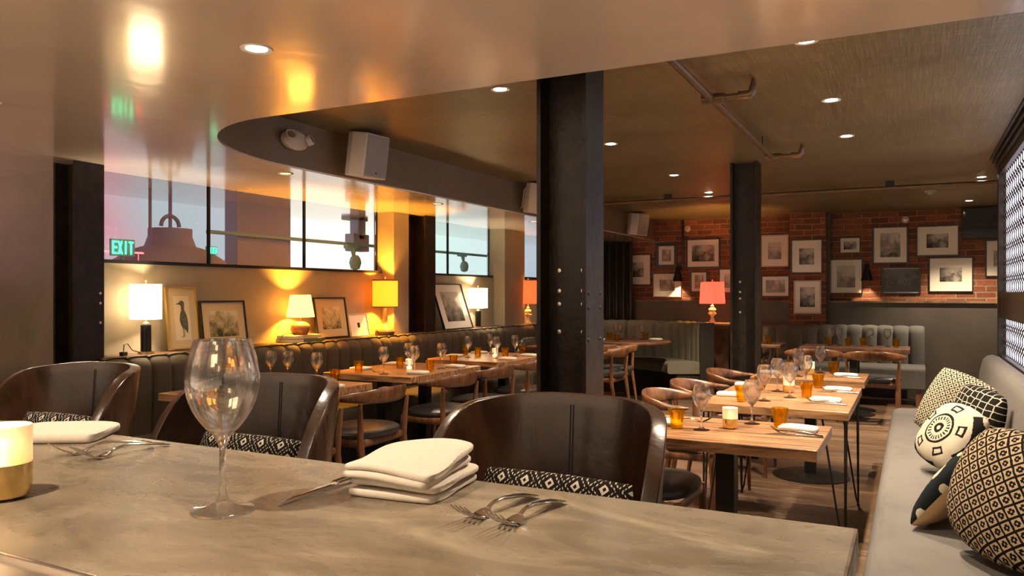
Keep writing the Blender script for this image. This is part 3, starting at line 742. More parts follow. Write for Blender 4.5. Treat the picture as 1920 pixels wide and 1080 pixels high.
put(small, _ug, [(-.84,3.48,'on the nearest right-hand table, left of the candle'),(-.67,3.75,'on the nearest right-hand table, right of the candle'),
 (-.75,4.58,'front left on the hairpin-leg table'),(-.75,5.06,'middle left on the hairpin-leg table'),(-.64,4.79,'just in front of the candle on the hairpin-leg table'),(-.62,5.38,'at the back edge of the hairpin-leg table'),
 (-.75,6.04,'left of the candle on the third right-hand table'),(-.63,6.38,'tallest looking at the right of the third right-hand table'),
 (-3.62,4.12,'on the first banquette table beside the second bar stool'),(-4.0,4.08,'left one of a pair on the first banquette table'),(-3.90,4.14,'right one of a pair on the first banquette table'),
 (-3.55,4.78,'front on the second banquette table'),(-3.64,5.24,'behind the tealight on the second banquette table'),(-3.42,5.0,'beside the tealight on the second banquette table'),(-3.40,5.36,'right end of the second banquette table'),
 (-3.74,6.36,'left on the third banquette table'),(-3.77,6.85,'behind the candle on the third banquette table'),(-3.47,6.43,'in front of the candle on the third banquette table'),(-3.43,6.73,'right on the third banquette table'),
 (-3.51,9.85,'left of a close pair on the round table'),(-3.44,9.80,'right of a close pair on the round table'),(-3.17,9.89,'alone in the middle of the round table'),
 (-.86,9.85,'leftmost on the far long table'),(-.77,9.86,'second from left on the far long table'),(-.44,9.88,'third from left on the far long table'),(-.26,9.86,'rightmost on the far long table'),(-1.60,9.86,'on the iron-base table by the far steel column')],
 .75, 'wine glass', 'wine glasses', 'empty wine glass ')
def tumbler():
    n = 36; prof = [(0,0),(.026,0),(.0275,.004),(.0300,.035),(.0335,.060),(.0355,.063),(.0375,.086),(.0368,.087),(.0348,.086),(.031,.06),(.0275,.036),(.024,.010),(0,.009)]
    bm = lathe(NB(), prof, n)
    for v in bm.verts:
        r = math.hypot(v.co.x, v.co.y)
        if r > .02 and .003 < v.co.z < .061 and r > .0262:
            a = math.atan2(v.co.y, v.co.x); k = 1-.045*abs(math.cos(a*4.5)); v.co.x *= k; v.co.y *= k
    return bm
tb = obj('amber_tumbler', tumbler(), m_amber, None, True); _ua = [False]
put(tb, _ua, [(-.95,3.47,'at the left of the nearest right-hand table'),(-.54,3.72,'at the right of the nearest right-hand table'),
 (-.86,4.50,'front left of the hairpin-leg table'),(-.86,5.10,'middle left of the hairpin-leg table behind wine glasses'),(-.545,5.38,'back right of the hairpin-leg table'),(-.555,4.85,'right of the candle on the hairpin-leg table'),
 (-.54,6.40,'right side of the third right-hand table'),(-.85,6.25,'left side of the third right-hand table'),
 (-3.53,4.20,'back corner of the first banquette table'),(-3.80,4.80,'front left of the second banquette table'),(-3.74,5.26,'middle of the second banquette table'),(-3.36,5.13,'right of the tealight on the second banquette table'),(-3.46,5.64,'far right end of the second banquette table'),
 (-3.95,6.65,'left side of the third banquette table'),(-3.75,6.56,'middle of the third banquette table'),(-3.47,6.60,'right of the candle on the third banquette table'),(-3.50,7.02,'far end of the third banquette table'),
 (-3.58,9.78,'leftmost on the round table'),(-3.35,9.42,'front of the round table'),(-3.15,9.98,'right of the lone wine glass on the round table'),
 (-.90,9.96,'leftmost and darkest on the far long table'),(-.67,9.82,'second from left on the far long table'),(-.52,9.96,'third from left on the far long table'),(-.17,9.84,'rightmost on the far long table'),(-1.54,9.74,'on the iron-base table by the far steel column'),
 (-4.76,2.70,'on the table at the left edge of the picture')],
 .75, 'tumbler', 'amber tumblers', 'faceted amber tumbler ')

# candle holders: frosted upper glass, gilded lower half
def candle(x,y,z,label,sc=1.0,clear=False,pw=.7):
    t = E('candle_holder', label, 'candle holder', (x,y,z)); t.scale = (sc,)*3
    r, h, hm = .034, .094, .046
    obj('gilded_base', lathe(NB(), [(0,0),(r-.010,0),(r-.003,.004),(r,.012),(r,hm),(r-.002,hm),(r-.002,.013),(r-.006,.006),(0,.005)], 40), m_glass if clear else m_goldglass, t, True)
    obj('frosted_band', lathe(NB(), [(r,hm),(r,h),(r-.001,h+.0006),(r-.002,h),(r-.002,hm)], 40), m_frost, t, True)
    obj('candle', lathe(NB(), [(0,.006),(.018,.006),(.018,.032),(.012,.031),(0,.031)], 24), m_wax, t, True)
    obj('flame', lathe(NB(), [(0,.036),(.003,.040),(.0042,.046),(.002,.056),(0,.062)], 12), m_flame, t, True)
    l = bpy.data.lights.new('flame_glow','POINT'); l.energy = pw; l.color = (1,.58,.25); l.shadow_soft_size = .006
    lo = bpy.data.objects.new('glow', l); COL.objects.link(lo); lo.parent = t; lo.location = (0,0,.07)
    return t
candle(-1.188,.674,1.06,'lit candle in frosted white and brass-bottomed glass at the left edge of the bar counter',1.13,pw=.5)
candle(-.735,3.58,.75,'lit candle in half-gilded frosted glass on the nearest right-hand table')
candle(-.68,5.04,.75,'lit candle in half-gilded frosted glass on the hairpin-leg table')
candle(-.69,6.24,.75,'lit candle in half-gilded frosted glass on the third right-hand table')
candle(-3.58,5.16,.75,'tealight in clear-bottomed glass on the second banquette table',.9,True)
candle(-3.55,6.54,.75,'bright candle in clear-bottomed glass on the third banquette table',.9,True)

# ------------------------------------------------------------ napkins
def napkin_bm(w, d, layers, lt, fold_side=1, wav=.004, n=14):
    """stacked folded cloth layers with rounded folds on the +x side and soft uneven tops"""
    bm = NB()
    for L in range(layers):
        z0 = L*lt*1.9; sh = ((0,-.003,.009,.006)[L%4], (0,.002,-.006,-.003)[L%4])
        prof = [(0,0),(w,0)]
        m_ = 8; loop = []
        for k in range(m_+1): loop.append((-w/2+w*k/m_, 0))
        for k in range(1,7):
            a = -PI/2+PI*k/7; loop.append((w/2+lt*.9*math.cos(a), lt*.95+lt*.95*math.sin(a)))
        for k in range(m_+1): loop.append((w/2-w*k/m_, lt*1.9))
        for k in range(1,4):
            a = PI/2+PI*k/4; loop.append((-w/2+lt*.6*math.cos(a), lt*.95+lt*.95*math.sin(a)))
        rings = []
        for j in range(n+1):
            y = -d/2+d*j/n; e = 1-.06*abs(2*j/n-1)**4
            rings.append([bm.verts.new((px*e+sh[0], y+sh[1]+.004*math.sin(px*30), z0+pz*(1-.25*abs(2*j/n-1)**6)+ (wav*(L+.3)*(math.sin(px*22+L)*.5+math.cos(y*26+px*9)*.5+.6) if (L or pz > lt) else 0))) for px,pz in loop])
        for a_,b_ in zip(rings, rings[1:]):
            for k in range(len(loop)): bm.faces.new((a_[k],a_[(k+1)%len(loop)],b_[(k+1)%len(loop)],b_[k]))
        bm.faces.new(rings[0]); bm.faces.new(rings[-1][::-1])
    return bm
def napkin(x,y,z,rz,w,d,layers,lt,label,group=None,wav=.003):
    o = obj('folded_napkin', napkin_bm(w,d,layers,lt,wav=wav), m_white, None, True); o.location = (x,y,z); o.rotation_euler = (0,0,R(rz)); sub(o,1)
    return tag(o, label, 'napkin', group)
napkin(-.685,1.005,1.0605,-85,.165,.15,4,.0060,'thick folded white linen napkin in the middle of the bar counter',None,.0035)
napkin(-1.585,1.015,1.0605,-60,.15,.20,1,.011,'folded white napkin on the bar counter beside the candle holder',None,.003)
nsrc = obj('folded_napkin', napkin_bm(.10,.17,1,.011,wav=.002,n=8), m_white, None, True); sub(nsrc,1); _un = [False]
for (x,y,rz,l) in [(-.455,3.66,80,'right side of the nearest right-hand table'),(-1.04,3.56,84,'left side of the nearest right-hand table'),
 (-.42,5.28,84,'back right of the hairpin-leg table'),(-.44,4.72,84,'front right of the hairpin-leg table'),(-.965,4.72,96,'front left of the hairpin-leg table'),(-.97,5.27,94,'back left of the hairpin-leg table'),
 (-.44,6.22,86,'right side of the third right-hand table'),(-.975,6.17,90,'left side of the third right-hand table'),
 (-3.36,3.96,86,'right edge of the first banquette table'),(-3.94,5.0,88,'left side of the second banquette table, nearer'),(-3.94,5.47,92,'left side of the second banquette table, farther'),(-3.34,4.93,94,'right edge of the second banquette table, nearer'),(-3.36,5.50,88,'right edge of the second banquette table, farther'),
 (-3.94,6.44,90,'left side of the third banquette table, nearer'),(-3.93,6.90,86,'left side of the third banquette table, farther'),(-3.32,6.36,92,'right edge of the third banquette table, nearer'),(-3.33,6.82,88,'right edge of the third banquette table, farther'),
 (-3.62,9.55,20,'left on the round table'),(-3.0,9.95,70,'right end of the round table'),(-3.35,8.5,90,'on the small dark table beside the near steel column'),(-1.72,9.75,90,'on the iron-base table')]:
    o = nsrc if not _un[0] else nsrc.copy()
    if _un[0]: COL.objects.link(o)
    _un[0] = True; o.location = (x,y,.7505); o.rotation_euler = (0,0,R(rz)); tag(o, 'folded white napkin '+l, 'napkin', 'napkins on the dining tables')

# ------------------------------------------------------------ cutlery (length along +Y, tines/tip at +Y)
def strip(bm, pts):
    """pts: (y, z, half width, thickness, x)"""
    rings = []
    for (y,z,hw,t,x) in pts:
        rings.append([bm.verts.new((x+a*hw, y, z+b*t/2)) for a,b in ((-1,-.3),(-.7,-1),(.7,-1),(1,-.3),(1,.3),(.7,1),(-.7,1),(-1,.3))])
    for a,b in zip(rings, rings[1:]):
        for k in range(8): bm.faces.new((a[k],a[(k+1)%8],b[(k+1)%8],b[k]))
    bm.faces.new(rings[0]); bm.faces.new(rings[-1][::-1]); return bm
def fork_parts(parent=None):
    t = E('fork','x','fork')
    obj('handle', strip(NB(), [(-.100,.003,.0115,.002,0),(-.098,.004,.0135,.003,0),(-.085,.007,.0125,.004,0),(-.055,.012,.0085,.004,0),(-.015,.0165,.0045,.0045,0),(.010,.014,.0036,.004,0),(.022,.009,.0045,.003,0)]), m_chrome, t, True)
    bm = strip(NB(), [(.020,.0095,.0045,.003,0),(.026,.007,.011,.0024,0),(.034,.0035,.0148,.002,0),(.044,.0018,.0155,.002,0),(.052,.0030,.0155,.002,0)])
    for i in range(4):
        x = -.0132+.0088*i; strip(bm, [(.049,.0026,.0028,.0026,x),(.062,.0075,.0026,.0026,x),(.078,.0165,.0022,.0024,x),(.094,.0290,.0013,.0017,x)])
    obj('tines', bm, m_chrome, t, True)
    return t
def knife_parts():
    t = E('steak_knife','x','knife')
    obj('handle', strip(NB(), [(-.115,.005,.007,.005,0),(-.112,.006,.009,.008,0),(-.06,.0065,.0085,.009,0),(-.005,.0065,.0065,.008,0),(.002,.006,.0075,.007,0)]), m_chrome, t, True)
    obj('blade', strip(NB(), [(0,.006,.0065,.0028,0),(.012,.0055,.0100,.0022,0),(.06,.0048,.0098,.002,0),(.09,.0035,.0078,.0016,-.001),(.108,.002,.0045,.0012,-.003),(.122,.001,.0008,.0008,-.006)]), m_chrome, t, True)
    return t
f0 = fork_parts(); k0 = knife_parts(); _uf = [False]; _uk = [False]
def cutlery(kind, x,y,z,rz,label,group,sc=1):
    src, u = (f0,_uf) if kind == 'fork' else (k0,_uk)
    o = src if not u[0] else copy_tree(src); u[0] = True
    o.location = (x,y,z); o.rotation_euler = (0,0,R(rz)); o.scale = (sc,)*3; tag(o, label, None, group)
cutlery('fork',-.511,.945,1.0600,171,'polished fork on the bar counter right of the thick napkin, left of the pair','cutlery on the bar counter',.90)
cutlery('fork',-.459,.937,1.0600,173,'polished fork on the bar counter right of the thick napkin, right of the pair','cutlery on the bar counter',.88)
cutlery('knife',-.795,.945,1.0600,178,'steak knife lying flat on the bar counter with its handle under the thick napkin','cutlery on the bar counter',1.0)
cutlery('fork',-1.375,.960,1.0600,163,'fork beside the left napkin on the bar counter, nearer the napkin','cutlery on the bar counter',.95)
cutlery('fork',-1.312,.958,1.0600,176,'fork beside the left napkin on the bar counter, nearer the wine glass','cutlery on the bar counter',.95)
for (x,y,rz,l) in [(-.46,3.53,92,'nearest right-hand table'),(-.44,4.60,88,'front of the hairpin-leg table'),(-.42,5.17,90,'back of the hairpin-leg table'),(-.44,6.10,90,'third right-hand table')]:
    cutlery('fork',x,y+.025,.75,rz,'fork in front of the right napkin on the '+l,'forks on the dining tables')
    cutlery('knife',x+.01,y-.012,.75,rz+1,'knife in front of the right napkin on the '+l,'knives on the dining tables')
cutlery('fork',-3.62,4.85,.75,100,'fork crossed under the front wine glass on the second banquette table','forks on the dining tables')
cutlery('fork',-.93,3.68,.75,-70,'fork behind the left tumbler on the nearest right-hand table','forks on the dining tables')

# ------------------------------------------------------------ table lamps
def bulb(parent, z, pw, col, r=.03):
    l = bpy.data.lights.new('bulb_glow','POINT'); l.energy = pw; l.color = col; l.shadow_soft_size = r
    lo = bpy.data.objects.new('glow', l); COL.objects.link(lo); lo.parent = parent; lo.location = (0,0,z)
def drum(bm, r0, r1, z0, z1, n=40, t=.0015):
    return lathe(bm, [(r0,z0),(r1,z1),(r1-t,z1),(r0-t,z0),(r0,z0)], n)
def harp(t, ztop, z0, r):
    bm = NB(); tube(bm, [(0,0,z0),(0,0,ztop+.02)], .003, 8); tube(bm, [(-r,0,ztop-.01),(r,0,ztop-.01)], .0018, 6); tube(bm, [(0,-r,ztop-.01),(0,r,ztop-.01)], .0018, 6)
    lathe(bm, [(0,ztop+.035),(.008,ztop+.028),(.006,ztop+.015),(0,ztop+.012)], 12); obj('finial', bm, m_brass, t, True)
WH = (1,.80,.52); AM = (1,.42,.035)
def box_lamp(y, label, k=1):
    t = E('table_lamp', label, 'table lamp', (-4.455,y,LZ), R(12))
    bm = NB(); lathe(bm, [(0,0),(.05,0),(.05,.012),(.036,.018),(0,.018)], 30); obj('brass_foot', bm, m_brass, t, True)
    bm = NB(); lathe(bm, [(0,.018),(.033,.018),(.033,.19),(0,.19)], 30); obj('lamp_base', bm, m_black, t, True)
    bm = NB(); lathe(bm, [(0,.19),(.02,.19),(.02,.2),(.006,.21),(.006,.25),(0,.25)], 20); obj('stem', bm, m_brass, t, True)
    bm = NB(); w, d, z0, z1, th = .085*k, .10*k, .225, .455, .002
    for (x0,x1,y0,y1) in ((-w,w,-d,-d+th),(-w,w,d-th,d),(-w,-w+th,-d,d),(w-th,w,-d,d)): box(bm,x0,x1,y0,y1,z0,z1)
    obj('lamp_shade', bm, shade('white_lamp_shade', (.85,.8,.7), (1,.78,.5), 1.6), t)
    harp(t, .455, .24, .084); bulb(t, .35, 17, WH); return t
l1 = box_lamp(3.43, 'bright table lamp with rectangular white shade and black cylinder base at far left', .74)
obj('cord', tube(NB(), [(0,-.05,.012),(-.02,-.10,.03),(-.02,-.14,.075),(-.02,-.17,.07),(-.02,-.175,.02),(-.02,-.175,.01)], .003, 8), m_matte, l1, True)
obj('plug', B(-.035,-.005,-.195,-.155,.0,.025,.004), m_matte, l1)
box_lamp(7.80, 'bright table lamp with rectangular white shade beside the leaning framed print')
# squat pot lamp on books
b1 = E('hardcover_book','lower of two books under the squat amber lamp','book',(-4.455,4.88,LZ)); 
for (t_, w, d, h, col, dx) in ((b1,.09,.19,.028,(.10,.12,.05),0),):
    obj('cover', B(-w,w,-d,d,0,h,.002), M('green_book_cover', col, .6), t_); obj('page_block', B(-w+.004,w+.001,-d-.001,-d+.12,.003,h-.003), M('book_pages',(.7,.6,.4),.8), t_)
b2 = E('hardcover_book','upper of two books under the squat amber lamp','book',(-4.46,4.87,LZ+.0285),R(3))
obj('cover', B(-.085,.085,-.175,.175,0,.027,.002), M('cream_book_cover', (.55,.42,.22), .6), b2); obj('page_block', B(-.08,.086,-.176,-.06,.003,.024), M('book_pages',(.7,.6,.4),.8), b2)
t = E('table_lamp','small table lamp with tapered yellow shade and squat round pot base on books','table lamp',(-4.46,4.88,LZ+.0565))
m_pot = noisy(M('brown_glazed_ceramic',(.35,.14,.05),.25),(.36,.15,.055),.2,6)
obj('lamp_base', lathe(NB(), [(0,0),(.055,0),(.060,.006),(.078,.03),(.083,.055),(.074,.082),(.045,.102),(.018,.108),(0,.108)], 36), m_pot, t, True)
obj('stem', cyl(NB(),0,0,.105,.16,.006), m_brass, t, True)
obj('lamp_shade', drum(NB(), .112,.082,.145,.325), shade('yellow_lamp_shade',(.85,.65,.28),(1,.56,.10),1.5), t, True)
obj('cord', tube(NB(), [(0,-.07,.01),(-.02,-.13,.02),(-.02,-.19,.0),(-.02,-.215,-.04),(-.02,-.24,-.052)], .0035, 8), m_matte, t, True)
bulb(t,.24,38,AM)
t = E('table_lamp','amber drum-shade table lamp with long-necked gourd base beside the steel column','table lamp',(-4.43,5.99,LZ))
obj('lamp_base', lathe(NB(), [(0,0),(.075,0),(.085,.01),(.098,.035),(.09,.06),(.055,.085),(.026,.115),(.022,.15),(.017,.25),(0,.25)], 36), noisy(M('olive_glazed_ceramic',(.2,.14,.06),.2),(.22,.16,.07),.3,5), t, True)
obj('neck_collar', cyl(NB(),0,0,.125,.15,.0235,24), m_brass, t, True)
obj('lamp_shade', drum(NB(), .118,.118,.262,.522), shade('amber_lamp_shade',(.75,.40,.09),(1,.42,.03),.35), t, True)
bm = NB(); drum(bm,.1195,.1195,.262,.272); drum(bm,.1195,.1195,.512,.524); obj('shade_trim', bm, M('brown_trim',(.15,.05,.01),.6), t, True)
harp(t,.520,.24,.117); bulb(t,.40,60,AM)
obj('cord', tube(NB(), [(0,-.095,.02),(.0,-.13,.05),(0,-.15,.03),(0,-.145,.005),(0,-.12,.004)], .004, 8), m_matte, t, True)
m_cer = noisy(M('carved_cream_ceramic',(.75,.6,.35),.4),(.72,.56,.34),.15,12)
def carved(t, s=1):
    prof = [(0,0),(.052,0),(.052,.015),(.035,.03),(.022,.07),(.018,.10),(.045,.125),(.060,.14),(.045,.155),(.036,.17),(.050,.19),(.042,.21),(.022,.228),(.026,.245),(.010,.26),(.006,.30),(0,.30)]
    bm = lathe(NB(), [(r*s,z*s) for r,z in prof], 32)
    for v in bm.verts:
        if .11*s < v.co.z < .22*s: 
            a = math.atan2(v.co.y, v.co.x); k = 1+.10*math.cos(8*a); v.co.x *= k; v.co.y *= k
    obj('lamp_base', bm, m_cer, t, True)
t = E('table_lamp','table lamp with coral shade at the left edge of the near steel column','table lamp',(-4.45,9.10,LZ))
carved(t,.85); obj('lamp_shade', drum(NB(), .150,.142,.26,.56), shade('coral_lamp_shade',(.72,.33,.18),(1,.3,.12),.10), t, True); harp(t,.56,.24,.14); bulb(t,.40,14,(1,.42,.08))
cb = E('side_cabinet','dark wooden side cabinet carrying the red-shaded lamp at the end of the curved booth','cabinet',(-2.39,10.78,0))
obj('body', B(-.20,.20,-.22,.22,.06,.93,.003), m_darkwood, cb); obj('cabinet_top', B(-.215,.215,-.24,.24,.93,.955,.003), m_table, cb)
obj('door', B(-.18,.18,-.232,-.22,.12,.88,.002), m_darkwood, cb); 
o = obj('door_knob', cyl(NB(),0,0,0,.02,.01), m_brass, cb.children[-1], True); o.location = (.13,-.235,.6); o.rotation_euler = (R(90),0,0)
for sx in (-1,1):
    for sy in (-1,1): obj('leg', B(sx*.17-.02,sx*.17+.02,sy*.19-.02,sy*.19+.02,0,.06), m_darkwood, cb)
t = E('table_lamp','table lamp with red-pink shade and carved cream base in front of the brick wall','table lamp',(-2.435,10.70,.955))
carved(t,.95); obj('lamp_shade', drum(NB(), .172,.155,.265,.56), shade('red_pink_lamp_shade',(.62,.26,.24),(1,.25,.25),.10), t, True); harp(t,.56,.26,.15); bulb(t,.40,22,(1,.44,.10))

# ------------------------------------------------------------ framed pictures
def art_mat(name, a, b, c, sc=3, seed=0, horizon=.4, gloss=.08):
    m = M(name, a, gloss, 0, spec=.2); g = G(m); v = g.coord('Object'); x,y,z = g.xyz(v)
    n = g.noise(v, sc*4, 6, .65, 1.2, w=seed); n2 = g.noise(v, sc*1.4, 2, .5, .3, w=seed+3)
    t = g.m('ADD', g.m('MULTIPLY', n, .75), g.m('ADD', g.m('MULTIPLY', n2, .55), g.m('MULTIPLY', z, 1.1)))
    g.set('Base Color', g.ramp(t, [(.45,a),(.62,b),(.80,c)])); return m
ARTS = [art_mat('photo_print_dark',(.02,.018,.016),(.16,.14,.12),(.55,.50,.43),3,1), art_mat('photo_print_mid',(.05,.045,.04),(.28,.25,.21),(.62,.57,.5),2.4,5), art_mat('photo_print_soft',(.12,.11,.10),(.38,.34,.30),(.60,.55,.48),2,9)]
m_mat = M('cream_mat_board',(.78,.71,.60),.12, spec=.5); m_matw = M('white_mat_board',(.80,.77,.72),.10, spec=.5); m_mattan = M('tan_mat_board',(.50,.37,.20),.15)
m_fblack = M('black_picture_frame',(.012,.010,.009),.3); m_fwhite = M('pale_picture_frame',(.55,.48,.38),.35)
def picture(label, w, h, fw, iw, ih, fm, mm, am, loc, rot=(0,0,0), dep=.022, group=None):
    """faces -Y in its own frame, origin at centre of the back"""
    t = E('framed_picture', label, 'picture', loc, 0, group); t.rotation_euler = rot
    bm = NB()
    for (x0,x1,z0,z1) in ((-w/2,w/2,h/2-fw,h/2),(-w/2,w/2,-h/2,-h/2+fw),(-w/2,-w/2+fw,-h/2+fw,h/2-fw),(w/2-fw,w/2,-h/2+fw,h/2-fw)): box(bm,x0,x1,-dep,0,z0,z1,.0015)
    obj('frame', bm, fm, t)
    obj('mat_board', B(-w/2+fw,w/2-fw,-dep*.5,-.001,-h/2+fw,h/2-fw), mm, t)
    if am: obj('print', B(-iw/2,iw/2,-dep*.5-.001,-dep*.5,-ih/2,ih/2), am, t)
    return t
YB = 11.498; gp = 'framed pictures on the brick wall'
PW = [(-3.74,1.72,.40,.47,.012,.17,.22,0,0,'portrait frame with a small tree photo, leftmost on the brick wall'),
 (-3.30,1.93,.33,.37,.045,.14,.18,0,1,'thick black frame with narrow mat, upper left on the brick wall'),
 (-2.75,1.95,.50,.44,.022,.33,.24,0,0,'largest warm-lit landscape photo in a black frame above the red lamp'),
 (-3.29,1.48,.43,.35,.010,.23,.17,2,1,'pale framed landscape below the thick black frame, partly behind the wall sconce'),
 (-2.81,1.53,.27,.33,.028,.13,.20,0,1,'small black framed portrait left of the red lamp shade'),
 (-2.36,1.54,.32,.36,.015,.16,.2,0,2,'frame partly hidden behind the far steel column, right of the red lamp'),
 (-1.74,1.96,.38,.45,.018,.18,.24,2,2,'pale framed drawing just right of the far steel column, upper one'),
 (-1.28,1.86,.40,.46,.014,.19,.22,0,0,'framed dark landscape on the brick pier, upper one'),
 (-1.73,1.46,.38,.30,.014,.26,.18,0,1,'wide framed print right of the far steel column, lower one'),
 (-1.27,1.31,.35,.45,.018,.19,.27,2,0,'tall framed print with bright reflections, low on the brick pier'),
 (-.76,2.01,.26,.22,.012,.16,.11,0,0,'smallest framed print, upper middle of the brick wall'),
 (-.81,1.59,.41,.47,.012,.23,.30,0,2,'framed photo of a dark round tree form below the smallest print'),
 (-.27,2.00,.43,.50,.020,.24,.32,0,1,'tall framed soft grey photo right of the small round wall detector'),
 (.28,2.04,.49,.40,.016,.25,.18,0,0,'wide framed print with bright sky left of the television'),
 (-.14,1.53,.46,.36,.02,.42,.31,0,3,'unmatted nearly black framed photo in the lower row'),
 (.43,1.60,.50,.45,.014,.25,.18,0,0,'wide framed print with big cream mat, lowest at right'),
 (.98,1.80,.34,.47,.016,.16,.2,0,1,'frame cut off by the lattice screen at the far right of the wall')]
m_night = art_mat('photo_print_night',(.004,.004,.004),(.012,.011,.011),(.10,.095,.09),2,14)
for (x,z,w,h,fw,iw,ih,fm,am,l) in PW:
    pier = -1.5 < x < -1.04
    picture(l, w,h,fw,iw,ih,(m_fblack,m_gold,m_fwhite)[fm], m_mat, (ARTS+[m_night])[am], (x, (11.198 if pier else YB), z), group=gp)
# pictures leaning on the window ledge (face +X)
def leaning(label, y, w, h, fw, iw, ih, fm, mm, am, lean=9, roll=0, dx=0):
    a = R(lean); x = XW+.015+dx+ h*math.sin(a)
    t = picture(label, w,h,fw,iw,ih,fm,mm,am,(x-h/2*math.sin(a), y, LZ+.002+h/2*math.cos(a)+.012*abs(math.sin(R(roll)))*10))
    t.rotation_mode = 'XYZ'; t.rotation_euler = (Matrix.Rotation(R(90),4,'Z') @ Matrix.Rotation(-a,4,'X') @ Matrix.Rotation(R(roll),4,'Y')).to_euler(); return t
p1 = leaning('tall gold-framed print of a dark wading bird leaning on the ledge', 3.80,.26,.44,.012,.13,.31,m_gold,m_mattan,M('aged_paper',(.58,.46,.28),.4),7,0,-.01)
bm = NB(); pts = [(-.052,.098),(-.022,.108),(-.008,.122),(.012,.122),(.024,.108),(.022,.085),(.018,.06),(.036,.02),(.044,-.03),(.042,-.085),(.034,-.11),(.020,-.085),(.002,-.075),(-.012,-.06),(-.024,-.02),(-.020,.02),(-.006,.055),(-.006,.085),(-.018,.094)]
prism(bm, pts, 0, .0008); tube(bm, [(-.002,-.07,.0005),(-.003,-.13,.0005),(-.02,-.133,.0005)], .002, 6); tube(bm, [(.010,-.08,.0005),(.008,-.13,.0005),(-.006,-.133,.0005)], .002, 6)
bd = obj('bird_figure', bm, noisy(M('bird_ink',(.05,.05,.03),.5),(.07,.07,.04),.6,60), p1); bd.location = (0,-.0125,0); bd.rotation_euler = (R(90),0,0)
leaning('dark-framed landscape print with tan mat leaning on the ledge behind the large wine glass', 4.13,.42,.34,.012,.27,.19,m_fblack,m_mattan,art_mat('landscape_print',(.05,.045,.02),(.28,.22,.11),(.55,.45,.27),3,21,gloss=.15),8,0,.04)
leaning('brown-framed print of small standing figures between the two amber lamps', 5.36,.42,.36,.012,.24,.20,m_fblack,m_mattan,art_mat('figures_print',(.04,.03,.015),(.34,.25,.12),(.56,.44,.25),6,31,gloss=.2),9)
leaning('small unframed cream card with a dark mark leaning beside the amber drum lamp', 5.70,.26,.205,.003,.035,.045,m_mat,m_mat,m_fblack,12,0,.04)
leaning('large thin-framed print leaning steeply on the wall between column and white lamp', 7.30,.60,.52,.010,.36,.34,m_fblack,m_matw,art_mat('grey_photo_print',(.06,.055,.05),(.22,.20,.18),(.5,.47,.43),1.5,41),19,0,.0)

# ------------------------------------------------------------ wall and ceiling equipment
def speaker(y, label, rz=0):
    t = E('wall_speaker', label, 'speaker', (-3.40,y,2.305)); t.rotation_euler = (0, R(8), R(rz))
    pr_ = [(-.07,-.14),(-.02,-.16),(.10,-.10),(.10,.13),(.0,.145),(-.07,.14)]
    bm = NB(); a=[(0.02,-.10),(.09,-.135),(.20,-.115),(.20,.115),(.09,.135),(.02,.10)]
    prism(bm, a, -.145, .145); o = bevel(obj('cabinet', bm, m_whiteplastic, t), .008, 2)
    obj('grille', B(.2,.208,-.105,.105,-.135,.135,.004), m_grille, t)
    obj('badge', B(.208,.210,-.006,.006,-.115,-.105), m_black, t)
    obj('bracket', tube(NB(), [(-.075,.0,-.10),(-.05,0,-.10),(-.05,0,.08),(-.03,0,.10),(.03,0,.10)], .011, 8), m_whiteplastic, t, True)
    return t
speaker(4.25,'white wall speaker on the taupe fascia, nearest the camera',-4)
speaker(6.95,'white wall speaker on the fascia, mostly hidden by the near steel column',-4)
speaker(10.15,'white wall speaker on the fascia close to the brick wall',-20)
t = E('emergency_light','white rounded emergency light on the curved fascia end','emergency light',(-3.455,3.72,2.32),0)
bm = lathe(NB(), [(0,-.01),(.052,-.01),(.055,.02),(.04,.042),(0,.05)], 28)
for v in bm.verts: v.co = Vector((v.co.z, v.co.x*2.0, v.co.y*1.15))
obj('housing', bm, m_whiteplastic, t, True)
for s in (-1,1):
    o = obj('lamp_head', lathe(NB(), [(0,-.02),(.032,-.018),(.036,.01),(.034,.02),(.030,.018),(0,.014)], 24), m_whiteplastic, t, True); o.location = (.05,s*.085,.01); o.rotation_euler = (R(-20*s),R(60),0)
    q = obj('lens', lathe(NB(), [(0,.0145),(.026,.0175)], 20), m_chrome, o, True)
# sprinkler pipes
m_pipe = noisy(M('bronze_painted_pipe',(.16,.1,.05),.35,.5),(.17,.105,.055),.2,8)
sp = E('sprinkler_pipe','painted sprinkler pipe with two elbow heads running along the ceiling toward the back','pipe',(-.93,2.6,2.37))
obj('pipe', tube(NB(), [(0,.03,0),(0,3.6,0)], .019, 14), m_pipe, sp, True)
for y in (1.47,3.42):
    bm = NB(); tube(bm, [(-.05,y,0),(.05,y,0)], .027, 12); tube(bm, [(.0,y,0),(.17,y,0)], .015, 10); tube(bm, [(.15,y,0),(.19,y,.0),(.205,y,.015),(.21,y,.05),(.21,y,.078)], [.022,.024,.022,.017,.01], 12)
    tube(bm, [(.135,y,0),(.155,y,0)], .024, 12); tube(bm, [(.05,y,0),(.07,y,0)], .024, 12)
    obj('elbow_head', bm, m_pipe, sp, True)
for y in (.55,3.0): obj('hanger', tube(NB(), [(0,y,.0),(0,y,.08)], .004, 6), m_black, sp)
cp = E('cross_pipe','long thin pipe crossing the ceiling from left to right before the brick wall','pipe',(0,8.42,2.385))
obj('pipe', tube(NB(), [(-3.45,0,0),(2.5,0,0)], .02, 12), m_pipe, cp, True); 
for x in (-2.4,-.2): obj('hanger', B(x-.04,x+.04,-.015,.015,.015,.065), m_black, cp)
t = E('smoke_detector','white smoke detector on the ceiling near the far pipe','smoke detector',(.165,9.35,ZC))
